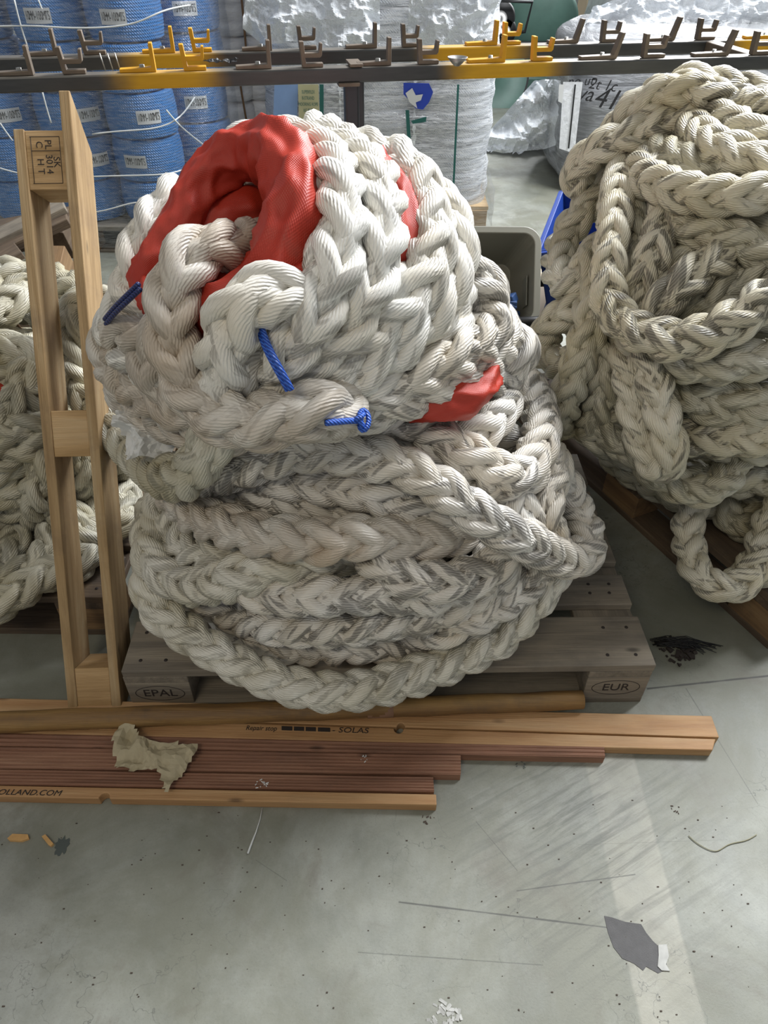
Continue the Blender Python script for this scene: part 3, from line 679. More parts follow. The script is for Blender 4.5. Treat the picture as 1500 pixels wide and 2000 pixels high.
for zc, nm in ((.05, 0), (Lr*.485+.01, 1), (Lr-.095, 2)):
    b = MB().box((0, 0, 0), (.078, .098, .1 if nm < 2 else .115)).build('block', M['blocknew'], run, .002); b.location = (.006, .051, zc)
    if nm == 2:
        R = basis((0, -.0498, 0), (0, 0, -1), (1, 0, 0))
        for i, (tx, yy, xx) in enumerate((('SK', .021, .004), ('3014', .006, .008), ('PL', .006, -.03), ('H T', -.012, .012), ('C', -.012, -.03))):
            text('stamp_letter', tx, .019, M['ink'], basis((yy, -.0492, -xx), (0, 0, -1), (1, 0, 0)), b, .0004)
        for (c0, c1) in (((-.03, .045), (.03, .045)), ((-.03, -.045), (.03, -.045)), ((-.028, .045), (-.028, -.045)), ((.03, .045), (.03, -.045)), ((-.028, .018), (.03, .018))):
            MB().tube([(c0[0], -.0492, c0[1]), (c1[0], -.0492, c1[1])], .0007, 5).build('stamp_line', M['ink'], b)

# ------------------------------------------------------------------ planks lying in front
def notch(p0, p1, f, r, n=10):     # points from p0 to p1 with a half-round bite at fraction f
    p0, p1 = Vector(p0), Vector(p1); d = (p1-p0).normalized(); c = p0.lerp(p1, f); nrm = Vector((-d.y, d.x))
    return [c-d*r*math.cos(PI*i/n)+nrm*r*math.sin(PI*i/n)*1.15 for i in range(n+1)]
def plank(pix, z0, z1, mat, label, notches=(), grooves=0, group=None, bev=.002):
    # pix: back-left, back-right, front-right, front-left of the top face
    P = [atZ(x, y, z1) for x, y in pix]; o0 = P[3].copy(); o0.z = 0
    ax = (P[2]-P[3]); yaw = math.atan2(ax.y, ax.x); Rm = Matrix.Rotation(-yaw, 4, 'Z')
    Q = [Rm @ (p-o0) for p in P]; bl, br, fr, flr = [Vector((q.x, q.y)) for q in Q]
    e = empty('hardwood_plank' if not grooves else 'grooved_decking_board', o0, label, 'plank', group, rot=(0, 0, yaw))
    if grooves:
        wd = (bl-flr).length; n = grooves*2; cross = []
        for i in range(grooves):
            a = i/grooves; g = 1/grooves
            for s_, h in ((0, -.0022), (.12, -.0022), (.28, 0), (.5, .0006), (.72, 0), (.88, -.0022)): cross.append((a+g*s_, z1+h))
        cross.append((1, z1-.0022)); cross += [(1, z0), (0, z0)]
        m = MB(); k = len(cross)
        v = [Vector((*(flr.lerp(bl, a)), z)) for a, z in cross]+[Vector((*(fr.lerp(br, a)), z)) for a, z in cross]
        m.add(v, [tuple(range(k)), tuple(range(k, 2*k))[::-1]]+[(i, k+i, k+(i+1) % k, (i+1) % k) for i in range(k)])
        m.build('board', mat, e)
    else:
        poly = [flr]
        for side, f, r in notches:
            if side == 'f': poly += notch(flr, fr, f, r)
        poly += [fr, br]
        for side, f, r in notches:
            if side == 'b': poly += notch(br, bl, f, r)
        poly.append(bl)
        MB().prism([tuple(p) for p in poly], z0, z1).build('board', mat, e, bev)
    return e, yaw
T1 = .026
def fracpx(pix, x):
    return 1  # unused
plank([(-130,1360),(1390,1398),(1405,1440),(-130,1389)], .0, T1, M['teak'], 'long orange hardwood plank, rearmost, running under the round pole', notches=[('f', .60, .009), ('b', .63, .010)])
e, yw = plank([(-130,1392),(1398,1443),(1392,1465),(-130,1427)], .0, T1*.98, M['teak'], 'stamped hardwood plank directly in front of the rearmost plank', notches=[('b', .40, .011)])
def inkline(e, body, px, py, z, size, shear=.15, sx=1.):
    p = atZ(px, py, z); q = e.matrix_world.inverted() if False else None
    yaw = e.rotation_euler.z; l = Matrix.Rotation(-yaw, 4, 'Z') @ (p-Vector(e.location)); l.z = z+.0006
    text('ink_stamp', body, size, M['ink'], Matrix.Translation(l), e, .0003, 'LEFT', sx, shear)
inkline(e, 'Repair stop', 480, 1422, T1*.98, .0165, .15, .92)
inkline(e, '- SOLAS', 648, 1426, T1*.98, .019, .15, 1.25)
for x0_, x1_ in ((550, 571), (574, 594), (597, 617), (621, 645)):
    yw_ = -e.rotation_euler.z; P4 = [Matrix.Rotation(yw_, 4, 'Z') @ (atZ(x_, 1422+(x_-550)*.035+dy_, T1)-Vector(e.location)) for x_, dy_ in ((x0_, -4), (x1_, -4), (x1_, 4), (x0_, 4))]
    MB().prism([(p.x, p.y) for p in P4], T1*.98, T1*.98+.0006).build('ink_stamp', M['ink'], e)
plank([(-130,1428),(1180,1457),(1182,1478),(-130,1453)], .0, T1, M['deckb'], 'grooved brown decking board, the longest, beside the stamped plank', grooves=3)
plank([(-130,1455),(900,1474),(900,1512),(-130,1498)], .0, T1, M['deckb'], 'grooved brown decking board, the middle one of three', grooves=6)
plank([(-130,1499),(846,1517),(848,1545),(-130,1529)], .0, T1, M['deckb'], 'grooved brown decking board, the shortest, behind the front plank', grooves=5)
e, yw = plank([(-130,1531),(852,1551),(853,1572),(-130,1553)], .0, T1, M['teak'], 'orange hardwood plank nearest the viewer with a bite in its front edge', notches=[('f', .34, .011)])
inkline(e, 'HOLLAND.COM', -18, 1547, T1, .017, .2, 1.2)
for (px, py) in ((840, 1562), (262, 1556)):
    pass
# round pole
a, b = atZ(-130, 1415, .05), atZ(1137, 1367, .047)
pl = empty('round_pole', a, 'long brown round wooden pole with a worn grip lying before the grey pallet', 'pole')
d = b-a; n = 40
MB().tube([d*(i/n)+Vector((0, 0, .0015*math.sin(i))) for i in range(n+1)], [.0240-.002*(i/n)+.0006*math.sin(i*1.7) for i in range(n+1)], 20).build('shaft', M['pole'], pl, 0)
MB().tube([d*.66, d*.70], .0231, 20).build('worn_band', plain('pinkish_band', rgb('8f6d55'), .7), pl)

# kraft paper
def crumpled(outline, center, amp, res, seed, name, mat, scale=18., lift=.004, tilt=None, **k):
    """polygon outline (2D, metres) filled by a grid, folded by ridged noise"""
    xs = [p[0] for p in outline]; ys = [p[1] for p in outline]
    def inside(x, y):
        c = False; j = len(outline)-1
        for i in range(len(outline)):
            xi, yi = outline[i]; xj, yj = outline[j]
            if (yi > y) != (yj > y) and x < (xj-xi)*(y-yi)/(yj-yi)+xi: c = not c
            j = i
        return c
    nx = int((max(xs)-min(xs))/res)+1; ny = int((max(ys)-min(ys))/res)+1
    v = []; idx = {}; f = []
    for i in range(nx+1):
        for j in range(ny+1):
            x, y = min(xs)+i*res, min(ys)+j*res
            if inside(x, y): idx[i, j] = len(v); v.append((x, y))
    def pt(x, y):
        q = Vector((x*scale, y*scale, seed)); h = 0; a = 1.
        for o in range(4):
            h += (1-abs(noise.noise(q))*2)*a; q = q*2.1+Vector((5, 3, 1)); a *= .5
        w = noise.noise_vector(Vector((x*scale*.8, y*scale*.8, seed+9)))
        p = Vector((x+w.x*amp*.8, y+w.y*amp*.8, lift+amp*max(0, h-.1)*.7))
        return p
    V = []
    for x, y in v: V.append(pt(x, y))
    for (i, j), a in idx.items():
        b, c, d = idx.get((i+1, j)), idx.get((i+1, j+1)), idx.get((i, j+1))
        if b is not None and c is not None and d is not None:
            f += [(a, b, c), (a, c, d)] if (i+j) % 2 else [(a, b, d), (b, c, d)]
    if tilt is not None: V = [tilt @ p for p in V]
    m = MB(); m.add([tuple(p) for p in V], f, False)
    o = m.build(name, mat, None, **k); o.location = center
    so = o.modifiers.new('thick', 'SOLIDIFY'); so.thickness = .0006
    return o
pc = atZ(300, 1490, T1)
ol = [(228,1432),(268,1432),(280,1450),(300,1448),(345,1452),(384,1460),(380,1485),(356,1500),(358,1512),(333,1530),(330,1548),(316,1555),(300,1512),(262,1512),(228,1502),(224,1470)]
ol = [((atZ(x, y, T1+.01)-pc).x, (atZ(x, y, T1+.01)-pc).y) for x, y in ol]
crumpled(ol, (pc.x, pc.y, T1), .026, .0075, 2.2, 'crumpled_paper', M['kraft'], 17., .004, label='crumpled brown kraft paper lying on the grooved boards', cat='paper')

# small floor bits
def slab(name, px, z1, mat, label, cat, z0=0., **k):
    P = [atZ(x, y, 0) for x, y in px]; c = sum(P, Vector())/len(P)
    o = MB().prism([((p-c).x, (p-c).y) for p in P], z0, z1).build(name, mat, None, **k); o.location = (c.x, c.y, 0)
    return props(o, label, cat)
slab('wood_chip', [(16,1640),(26,1631),(56,1632),(58,1640),(44,1645),(20,1644)], .006, M['wchip'], 'longer pale wood chip on the floor below the planks', 'chip')
slab('wood_chip', [(83,1636),(90,1632),(106,1650),(101,1655),(95,1651)], .006, M['wchip'], 'small splintered wood chip beside a damp stain', 'chip')
def blob(name, c, rx, ry, n, jit, z, mat, label, cat, seed=0, kind=None):
    r = random.Random(seed); poly = []
    for i in range(n):
        a = 2*PI*i/n; k = 1+r.uniform(-jit, jit); poly.append((rx*k*math.cos(a), ry*k*math.sin(a)))
    o = MB().prism(poly, 0, z).build(name, mat); o.location = (c.x, c.y, 0); return props(o, label, cat, kind=kind)
blob('floor_stain', atZ(122, 1652), .014, .018, 26, .3, .0006, M['stain'], 'small dark damp stain on the floor at left', 'stain', 3)
slab('bare_floor_patch', [(1180,1789),(1195,1792),(1222,1801),(1252,1805),(1262,1822),(1275,1838),(1290,1852),(1300,1870),(1303,1893),(1285,1901),(1262,1888),(1256,1896),(1238,1882),(1215,1872),(1198,1850),(1187,1820)], .0008, M['chip'], 'dark grey patch where the floor coating is torn away', 'floor patch')
slab('paint_flake', [(1285,1846),(1302,1845),(1306,1868),(1300,1884),(1308,1897),(1292,1896),(1284,1888),(1286,1866)], .0022, M['chipl'], 'pale loose flake at the edge of the torn floor patch', 'flake')
sp = [atZ(x, y, .003) for x, y in ((512,1578),(508,1600),(500,1625),(492,1645),(484,1667))]
o = MB().tube([p-sp[0] for p in sp], [.0007,.0009,.0014,.002,.0022], 6).build('string', M['whitestring'], label='short white frayed string on the floor below the planks', cat='string'); o.location = sp[0]
for pts, lb in (((( 1345,1632),(1358,1648),(1380,1656),(1400,1670),(1405,1660),(1430,1645),(1455,1644),(1478,1630)), 'long wavy straw fibre on the floor at right'),):
    sp = [atZ(x, y, .002) for x, y in pts]; A, _ = spline(sp, .005)
    o = MB().tube([Vector(q)-sp[0] for q in A], .0009, 5).build('straw_fibre', M['straw'], label=lb, cat='fibre'); o.location = sp[0]
def lump(name, px, py, r, n, mat, label, cat, seed, hgt=1., z=0., flatx=1.):
    rr = random.Random(seed); c = atZ(px, py, z); m = MB()
    for i in range(n):
        a = rr.uniform(0, 6.3); q = rr.random()**.5*r; s_ = r*rr.uniform(.12, .3)
        cc = Vector((q*math.cos(a)*flatx, q*math.sin(a), s_*.4*hgt))
        R = Matrix.Rotation(rr.uniform(0, 6), 4, 'Z') @ Matrix.Rotation(rr.uniform(-.5, .5), 4, 'X')
        m.box((0, 0, 0), (s_*rr.uniform(.8, 2.2), s_*.7, s_*.5*hgt), Matrix.Translation(cc) @ R)
    o = m.build(name, mat); o.location = (c.x, c.y, z); return props(o, label, cat)
dm = lump('debris_heap', 1318, 1272, .045, 46, M['ink'], 'small heap of black charred debris and fibres beside the grey pallet', 'debris', 4, .9, 0, 1.1)
m = MB(); rr = random.Random(8)
for i in range(46):
    x, y = rr.uniform(-.06, .0), rr.uniform(.01, .035); L_ = rr.uniform(.05, .13)
    m.tube([(x, y, .004+rr.random()*.01), (x+L_*.5, y-.005+rr.uniform(-.01, .01), .012+rr.random()*.008), (x+L_, y-.012+rr.uniform(-.015, .015), .004)], .0009, 4)
m.build('fibres', M['black'], dm)
lump('dry_leaf', 1320, 1581, .010, 8, M['leaf'], 'small curled brown leaf scrap on the floor at right', 'leaf', 6, .8)
lump('twig_scrap', 838, 1601, .016, 7, M['leaf'], 'broken brown twig scrap at the end of the front plank', 'twig', 7, .6)
lump('dust_ball', 1018, 1497, .012, 9, M['stain'], 'grey dust and grit lump beside the longest grooved board', 'dust', 8, .8)
lump('dust_ball', 510, 1534, .014, 14, M['torn'], 'pale sawdust clump on the front plank', 'dust', 12, .5, T1)
lump('dust_ball', 710, 1482, .009, 9, M['torn'], 'pale fluff clump on the middle grooved board', 'dust', 13, .8, T1)
lump('plaster_crumb', 870, 1995, .03, 40, M['chipl'], 'white crumbly scrap at the bottom edge of the picture', 'scrap', 19, .3)
m = MB(); rr = random.Random(3)
for i in range(170):
    q = atZ(rr.uniform(0, 1500), rr.uniform(1560, 1990)); s_ = rr.uniform(.0006, .002)
    m.box((q.x, q.y, s_*.4), (s_*rr.uniform(1, 2.5), s_, s_*.8), None)
o = m.build('floor_grit', M['leaf']); props(o, 'scattered dark grit specks over the concrete floor', 'grit', kind='stuff')

# torn white plastic in the gap at the left of the heap
tc = upE.hit(296, 838, .02)
crumpled([(-.05,-.06),(.05,-.06),(.055,0),(.03,.05),(-.02,.06),(-.06,.05),(-.07,0)], tc, .04, .006, 7., 'torn_plastic', M['torn'], 16., 0, tilt=Matrix.Rotation(.9, 4, 'X'), label='crumpled torn white plastic scrap in the gap left of the middle heap', cat='plastic scrap')

# ------------------------------------------------------------------ rack
ZT = 1.15
pL, pR = atZ(0, 151, ZT), atZ(1500, 109, ZT)
rd = (pR-pL); rd.z = 0; ryaw = math.atan2(rd.y, rd.x); rd.normalize(); rn = Vector((-rd.y, rd.x, 0))
rack = empty('steel_rack', (pL.x, pL.y, 0), 'grey and yellow steel rack with rows of welded hooks behind the ropes', 'rack', rot=(0, 0, ryaw))
def loc(v): return Matrix.Rotation(-ryaw, 4, 'Z') @ (Vector(v)-Vector((pL.x, pL.y, 0)))
SC = rd.dot(pR-pL); 
yr = loc(atZ(300, 106, ZT)).y
def beam(y0):
    o = MB().box((0, 0, 0), (3.4, .04, .031)).build('beam', M['beam'], rack, .004); o.location = (0, y0+.02, ZT-.0155)
    for v in o.data.vertices: v.co.x += .65
    return o
beam(0); beam(yr)
MB().box((SC*.995, yr/2+.02, ZT-.016), (.04, yr-.04, .03)).build('cross_bar', M['rust'], rack, .003)
px = loc(atZ(697, 150, ZT)).x
MB().box((px+.008, .024, (ZT-.031)/2), (.034, .034, ZT-.031)).build('post', plain('dark_post', rgb('3f4247'), .4, .5), rack, .006)
MB().box((px+.030, .04, (ZT-.031)/2), (.02, .03, ZT-.031)).build('post', plain('dark_post_side', rgb('46494d'), .4, .5), rack, .004)
for px_ in (-.92, 2.28):
    MB().box((px_, .024, (ZT-.031)/2), (.034, .034, ZT-.031)).build('post', M['rust'], rack, .004)
    MB().box((px_, yr+.02, (ZT-.031)/2), (.034, .034, ZT-.031)).build('post', M['rust'], rack, .004)
MB().box((loc(atZ(697, 150, ZT)).x, .02, ZT-.034), (.05, .05, .008)).build('post_cap', M['rust'], rack, .002)
def hookL(x0, x1, y, h, mat, lean=.0, dep=.022):
    n = len([c for c in rack.children]); w = x1-x0
    b = MB().prism([(x0, 0), (x1, 0), (x1+lean, h), (x1-.008+lean, h), (x1-.009, .009), (x0, .007)], -dep/2, dep/2, Matrix.Translation((0, y, ZT+.0005)) @ Matrix.Rotation(PI/2, 4, 'X'))
    o = b.build('hook', mat, rack, .0012)
    MB().lathe([(.0001, .014), (.0055, .014), (.0055, .008), (.008, .008), (.008, .0065)], 6, (x0+w*.62, y, ZT)).build('bolt', M['bolt'], o)
def hookU(x0, x1, y, h, mat, dep=.02):
    w = x1-x0; t = .0075
    R = Matrix.Translation((0, y, ZT+.0005)) @ Matrix.Rotation(PI/2, 4, 'X')
    b = MB().prism([(x0, 0), (x1, 0), (x1, .008), (x0+t+.002, .008), (x0+t, .019), (x1-.006, .019), (x1-.002, .023), (x1, h*.92), (x1-t*.8, h*.92), (x1-t*1.2, .028), (x0+t, .028), (x0+t-.002, h), (x0-.004, h)], -dep/2, dep/2, R)
    b.build('hook', mat, rack, .0012)
FR = [('L',0,72,'r'),('U',128,172,'r'),('L',237,307,'y'),('U',360,403,'y'),('L',460,528,'r'),('U',587,627,'r'),('L',692,757,'r'),('U',810,848,'r'),('L',905,975,'y'),('U',1028,1066,'y'),('L',1120,1188,'r'),('U',1240,1281,'r'),('L',1336,1402,'r'),('U',1449,1490,'r')]
RR = [('L',52,118,'r'),('U',168,210,'r'),('L',280,343,'y'),('U',377,414,'y'),('L',472,530,'r'),('U',583,616,'r'),('L',673,733,'r'),('U',783,815,'r'),('L',907,967,'y'),('U',980,1013,'y'),('L',1068,1125,'r'),('U',1172,1206,'r'),('L',1260,1314,'r'),('U',1360,1394,'r'),('L',1455,1520,'y')]
for L_, yy, base in ((FR, .018, lambda x: 150-.028*x-7), (RR, yr+.018, lambda x: 112-.020*x-6)):
    for k, (ty, a, b, c) in enumerate(L_):
        xa = loc(atZ(a, base(a), ZT)).x; xb = loc(atZ(b, base(b), ZT)).x
        mt = M['yel'] if c == 'y' else M['rust']
        if ty == 'L': hookL(xa, xb, yy, .054, mt, (b > 1000)*.012)
        else: hookU(xa, xb, yy, .050, mt)
# welded tab near the middle and the loose funnel, nails
xa = loc(atZ(690, 120, ZT)).x
MB().box((xa-.005, .03, ZT+.004), (.03, .07, .006), Matrix.Rotation(.0, 4, 'Z')).build('tab', M['rust'], rack, .001)
fp = atZ(893, 118, ZT+.012)
o = MB().lathe([(.006, 0), (.012, .006), (.022, .016), (.0235, .016), (.013, .004), (.006, -.002)], 24).build('metal_funnel', M['steel'], label='small grey metal cone resting on the rack beam', cat='cone'); o.location = (fp.x, fp.y, ZT+.003)
nlp = [('leftmost', 206, 138), ('middle', 221, 138), ('rightmost', 235, 137)]
for nm, x, y in nlp:
    q = atZ(x, y, ZT); o = MB().tube([(0, 0, 0), (-.005, 0, .033)], .0013, 6).build('steel_nail', M['bolt'], label=f'{nm} of three thin steel pins standing on the rack beam', cat='pin'); o.location = (q.x, q.y, ZT)
rag = atZ(430, 130, ZT)
crumpled([(-.04,-.01),(.04,-.012),(.045,.012),(-.03,.014)], (rag.x, rag.y, ZT+.0), .012, .004, 3.3, 'plastic_scrap', M['black'], 40., .003, label='thin black plastic scrap lying between the yellow hooks', cat='plastic scrap')

# ------------------------------------------------------------------ blue rope spools
prof = [(.0, 0), (.12, 0)]
nz_ = 15
for i in range(nz_*4+1):
    f = i/(nz_*4); r = .158+.012*math.sin(PI*f)**.6+.0035*abs(math.sin(PI*f*nz_))
    prof.append((r, .004+f*.190))
prof += [(.12, .196), (.05, .19), (.05, .1)]
sme = MB().lathe(prof, 56).mesh('blue_rope_spool'); sme.materials.append(M['spool'])
def label_patch(parent, ang, z, body, R=.1745, w=.115, h=.058, mat=None):
    m = MB(); n = 8; v = []
    for i in range(n+1):
        a = ang+(i/n-.5)*w/R
        for zz in (z-h/2, z+h/2): v.append((R*math.cos(a), R*math.sin(a), zz))
    m.add(v, [(2*i, 2*i+2, 2*i+3, 2*i+1) for i in range(n)], True)
    o = m.build('label', mat or M['paper'], parent)
    for i, chx in enumerate(body):
        a = ang+((i+.5)/len(body)-.5)*(w*.92)/R
        if chx != ' ':
            text('letter', chx, h*.82, M['inkb'], basis(((R+.0012)*math.cos(a), (R+.0012)*math.sin(a), z), (-math.sin(a), math.cos(a), 0), (0, 0, 1)), o, .0002, sx=.42)
    return o
XA = -1.225
rows = []
for k in range(3):
    for t in range(7): rows.append((XA-.345*k, 3.95, t, 'front', k))
for k in range(2):
    for t in range(7): rows.append((XA+.20-.345*k, 4.27, t, 'back', k))
tn = ['bottom', 'second', 'third', 'fourth', 'fifth', 'sixth', 'top']
cn = {('front', 0): 'right-hand front column', ('front', 1): 'middle front column', ('front', 2): 'leftmost front column', ('back', 0): 'outer rear column', ('back', 1): 'inner rear column'}
LB = {(0, 4): -1.57, (0, 2): -1.1, (0, 1): -1.72, (1, 4): -1.5, (1, 2): -.75, (1, 1): -.8, (2, 2): -1.0, (2, 4): -1.3}
for x, y, t, rw, k in rows:
    x += random.uniform(-.012, .012); y += random.uniform(-.01, .01)
    zz = .135+.199*t
    o = bpy.data.objects.new('rope_spool', sme); C.objects.link(o)
    o.location = (x, y, zz); o.rotation_euler = (random.uniform(-.01, .01), 0, 0)
    ordn = ['lowest', 'second from the bottom', 'third from the bottom', 'fourth from the bottom', 'third from the top', 'second from the top', 'topmost'][t]
    props(o, f'blue twisted rope spool, {ordn} in the {cn[rw, k]}', 'rope spool', 'blue rope spools stacked on the pallet')
    if rw == 'front' and (k, t) in LB: label_patch(o, LB[(k, t)], .10, '10MM-100MTS')
    if rw == 'back' and k == 0 and t in (2, 4, 5): label_patch(o, -1.3, .10, '10MM-100MTS')
# pallet under the spools
eur_pallet((-2.19, 3.74, -.009), 0, 'pallet under the film-wrapped blue rope spools', M['pal'], M['block'], marks=False)
# stretch film hull
def rounded(w, d, r, n=6):
    out = []
    for cx, cy, a0 in ((w/2-r, d/2-r, 0), (-w/2+r, d/2-r, PI/2), (-w/2+r, -d/2+r, PI), (w/2-r, -d/2+r, 1.5*PI)):
        for i in range(n+1):
            a = a0+PI/2*i/n; out.append((cx+r*math.cos(a), cy+r*math.sin(a)))
    return out
def hull(name, c, w, d, h, r, mat, label, cat='stretch film', parent=None, amp=.006, nz=40, seed=1, taper=0.):
    R0 = rounded(w, d, r); pts = []
    for i in range(len(R0)):
        a, b = Vector(R0[i]), Vector(R0[(i+1) % len(R0)]); k = max(1, int((b-a).length/.05))
        pts += [a.lerp(b, j/k) for j in range(k)]
    n = len(pts); v = []
    for i in range(nz+1):
        z = h*i/nz
        for p in pts:
            q = noise.noise(Vector((p.x*4, p.y*4, z*14+seed)))*amp+noise.noise(Vector((p.x*9, p.y*9, z*40+seed)))*amp*.5
            k = 1+q/max(.1, p.length)+taper*(z/h-.5)
            v.append((p.x*k, p.y*k, z))
    f = [(i*n+j, i*n+(j+1) % n, (i+1)*n+(j+1) % n, (i+1)*n+j) for i in range(nz) for j in range(n)]
    o = MB().add(v, f, True).build(name, mat, parent); o.location = c
    if label: props(o, label, cat)
    return o
hull('stretch_film', (-1.60, 4.10, .06), 1.58, .90, 1.52, .2, M['film'], 'clear stretch film wrapped around the blue rope spools')
tw = empty('film_twists', (0, 0, 0), 'thin twisted strands of film drawn round the blue rope spools', 'film strand')
for pts in ([(-20,52),(60,50),(140,55),(230,52),(280,42),(310,22),(370,10)], [(180,262),(230,256),(300,252),(340,240),(365,215),(380,190)], [(175,345),(240,343),(330,340),(370,325),(400,300)], [(180,415),(215,410),(265,393),(330,398)],
            [(28,0),(40,50),(55,95)], [(83,180),(92,215),(100,240)], [(-10,325),(20,335),(60,342)], [(325,215),(350,245),(400,285)], [(0,240),(12,258),(25,275)], [(75,0),(82,18)]):
    A, _ = spline([atY(x, y, 3.585+max(0, (x-330)*.0035)) for x, y in pts], .03)
    MB().tube([tuple(a) for a in A], .0035, 6).build('film_twist', M['whitestring'], tw)

# ------------------------------------------------------------------ white sacks
def sack_mesh(w, d, h, seed):
    m = MB(); n = 40; nz = 22; v = []
    for i in range(nz+1):
        f = i/nz; zz = h*f; k = (1-abs(2*f-1)**5)**.5*.16+.86 if 0 < f < 1 else .80
        for j in range(n):
            a = 2*PI*j/n; c, s_ = math.cos(a), math.sin(a)
            x = w/2*math.copysign(abs(c)**.55, c); y = d/2*math.copysign(abs(s_)**.55, s_)
            q = 1+.03*noise.noise(Vector((c*2, s_*2, zz*20+seed)))
            v.append((x*k*q, y*k*q, zz))
    m.add(v, [(i*n+j, i*n+(j+1) % n, (i+1)*n+(j+1) % n, (i+1)*n+j) for i in range(nz) for j in range(n)], True)
    m.add(v[:n], [tuple(range(n))[::-1]]); m.add(v[-n:], [tuple(range(n))]); return m.mesh('white_sack')
s1 = atY(447, 200, 4.45); s2 = atY(512, 200, 4.5)
for ci, (sx, w) in enumerate(((s1.x, .34), (s2.x+.03, .26))):
    me = sack_mesh(w, .4, .30, ci*7); me.materials.append(M['sack'])
    for t in range(5):
        o = bpy.data.objects.new('white_sack', me); C.objects.link(o); o.location = (sx, 4.5+ci*.06, .0+.295*t)
        props(o, f"white woven sack, {['lowest','second from the floor','middle','second from the top','topmost'][t]} in the {['wider left','narrower right'][ci]} sack stack", 'sack', 'white sacks between the blue and grey stacks')
        if t == 3 and ci == 0: text('print', '0010XN', .05, M['inkb'], basis((.06, -.212, .20), (1, 0, -.25), (0.1, 0, 1)), o, .0003, sx=.8)
        if t == 2 and ci == 1: text('print', 'ILS', .04, M['inkb'], basis((.04, -.215, .15), (1, 0, 0), (0, 0, 1)), o, .0003)
q = [atY(x, y, 4.28) for x, y in ((472,0),(476,40),(480,90),(470,170),(482,240))]
MB().tube([p-q[0] for p in q], .006, 6).build('brown_rope', plain('brown_cord', rgb('6d5238'), .8), None, label='thin brown cord hanging beside the white sacks', cat='cord').location = q[0]

# ------------------------------------------------------------------ wrapped coil stack on pallet
prof = [(.0, 0), (.16, 0)]
for i in range(73):
    f = i/72; prof.append((.188+.006*math.sin(PI*f)+.005*abs(math.sin(PI*f*9))+.003*math.sin(f*31), .004+f*.29))
prof += [(.14, .298), (.05, .29)]
cme = MB().lathe(prof, 48, fn=lambda a, z: 1+.02*noise.noise(Vector((math.cos(a)*2, math.sin(a)*2, z*18)))).mesh('wrapped_coil'); cme.materials.append(M['coil'])
wp = atZ(945, 450)
for ci, cxp in enumerate((0, 1, 2)):
    xx = wp.x-.21-.402*ci; yy = 4.33
    for t in range(5):
        o = bpy.data.objects.new('rope_coil', cme); C.objects.link(o); o.location = (xx, yy, .135+.3*t); o.rotation_euler = (0, 0, ci+t*.7)
        props(o, f"pale film-wrapped rope coil, {['lowest','second from the pallet','middle','second from the top','topmost'][t]} in the {['right','middle','left'][ci]} column", 'rope coil', 'pale rope coils in the wrapped stack')
hull('stretch_film', (wp.x-.60, 4.33, .08), 1.2, .46, 1.52, .16, M['filmH'], 'milky stretch film around the pale rope coils', seed=5, amp=.02, nz=60)
pp = empty('small_pallet', (wp.x-1.2, 4.1, 0), 'light wooden pallet with taped corner under the pale wrapped stack', 'pallet')
board('deck_board', (.6, .25, .13), (1.22, .5, .02), M['palnew'], pp)
for x in (.07, .6, 1.14):
    b = MB().box((0, 0, 0), (.13, .13, .1)).build('block', M['palnew'], pp, .003); b.location = (x, .06, .07)
    b = MB().box((0, 0, 0), (.13, .13, .1)).build('block', M['palnew'], pp, .003); b.location = (x, .44, .07)
board('bottom_board', (.6, .06, .011), (1.22, .13, .02), M['palnew'], pp)
hull('film_skirt', (wp.x-.60, 4.335, .03), 1.27, .56, .2, .04, M['film'], 'clear film skirt pulled down over the light pallet', seed=8, amp=.012, nz=10)
def patch(name, px, y, mat, label, cat, off=.0):
    P = [atY(x, yy, y) for x, yy in px]; c = P[0].copy()
    n = len(P); m = MB(); m.add([p-c for p in P]+[p-c+Vector((0, .003, 0)) for p in P], [tuple(range(n)), tuple(range(n, 2*n))[::-1]]+[(i, n+i, n+(i+1) % n, (i+1) % n) for i in range(n)])
    o = m.build(name, mat); o.location = c; return props(o, label, cat)
yf = 4.07
lab = patch('blue_label', [(788,162),(838,163),(846,180),(838,200),(826,214),(812,212),(800,196),(788,184)], yf, M['bluelogo'], 'ragged blue and white printed label on the pale wrapped stack', 'label')
wl = MB(); P = [atY(x, y, yf-.005)-lab.location for x, y in ((792,182),(805,172),(812,186),(826,184),(822,196),(812,200),(815,212),(800,200))]
wl.add(P, [tuple(range(len(P)))[::-1]]); wl.build('white_print', M['paper'], lab)
for bd, x, y in (('MARINE', 806, 190), ('ROPE', 811, 199)):
    pass
patch('green_label', [(803,236),(833,228),(832,238),(806,242)], yf, M['greenlbl'], 'small green tag below the blue label', 'label')
yl_ = patch('cream_label', [(582,165),(622,165),(624,232),(584,234)], yf, M['yellbl'], 'pale yellow printed strip on the wrapped stack', 'label')
for i, s_ in enumerate(('SUPERFLEX', '8-STRAND', 'MOORING ROPE', 'KG-BMT')):
    p = atY(602, 180+i*12, yf-.006)-yl_.location
    text('print', s_, .022, M['greenlbl'], basis(p, (1, 0, 0), (0, 0, 1)), yl_, .0002, sx=.6)
patch('green_stripe', [(624,165),(632,165),(632,250),(625,250)], yf, M['greenlbl'], 'thin green stripe beside the yellow printed strip', 'stripe')
patch('green_stripe', [(792,215),(799,215),(803,285),(796,285)], yf, M['greenlbl'], 'thin green stripe below the blue label', 'stripe')
patch('green_stripe', [(893,165),(897,165),(886,400),(882,400)], yf, M['greenlbl'], 'long thin green stripe near the right edge of the wrapped stack', 'stripe')
patch('blue_sack', [(536,165),(582,165),(580,240),(533,250)], yf+.01, M['bluebag'], 'pale blue sack panel at the left of the wrapped stack', 'sack')

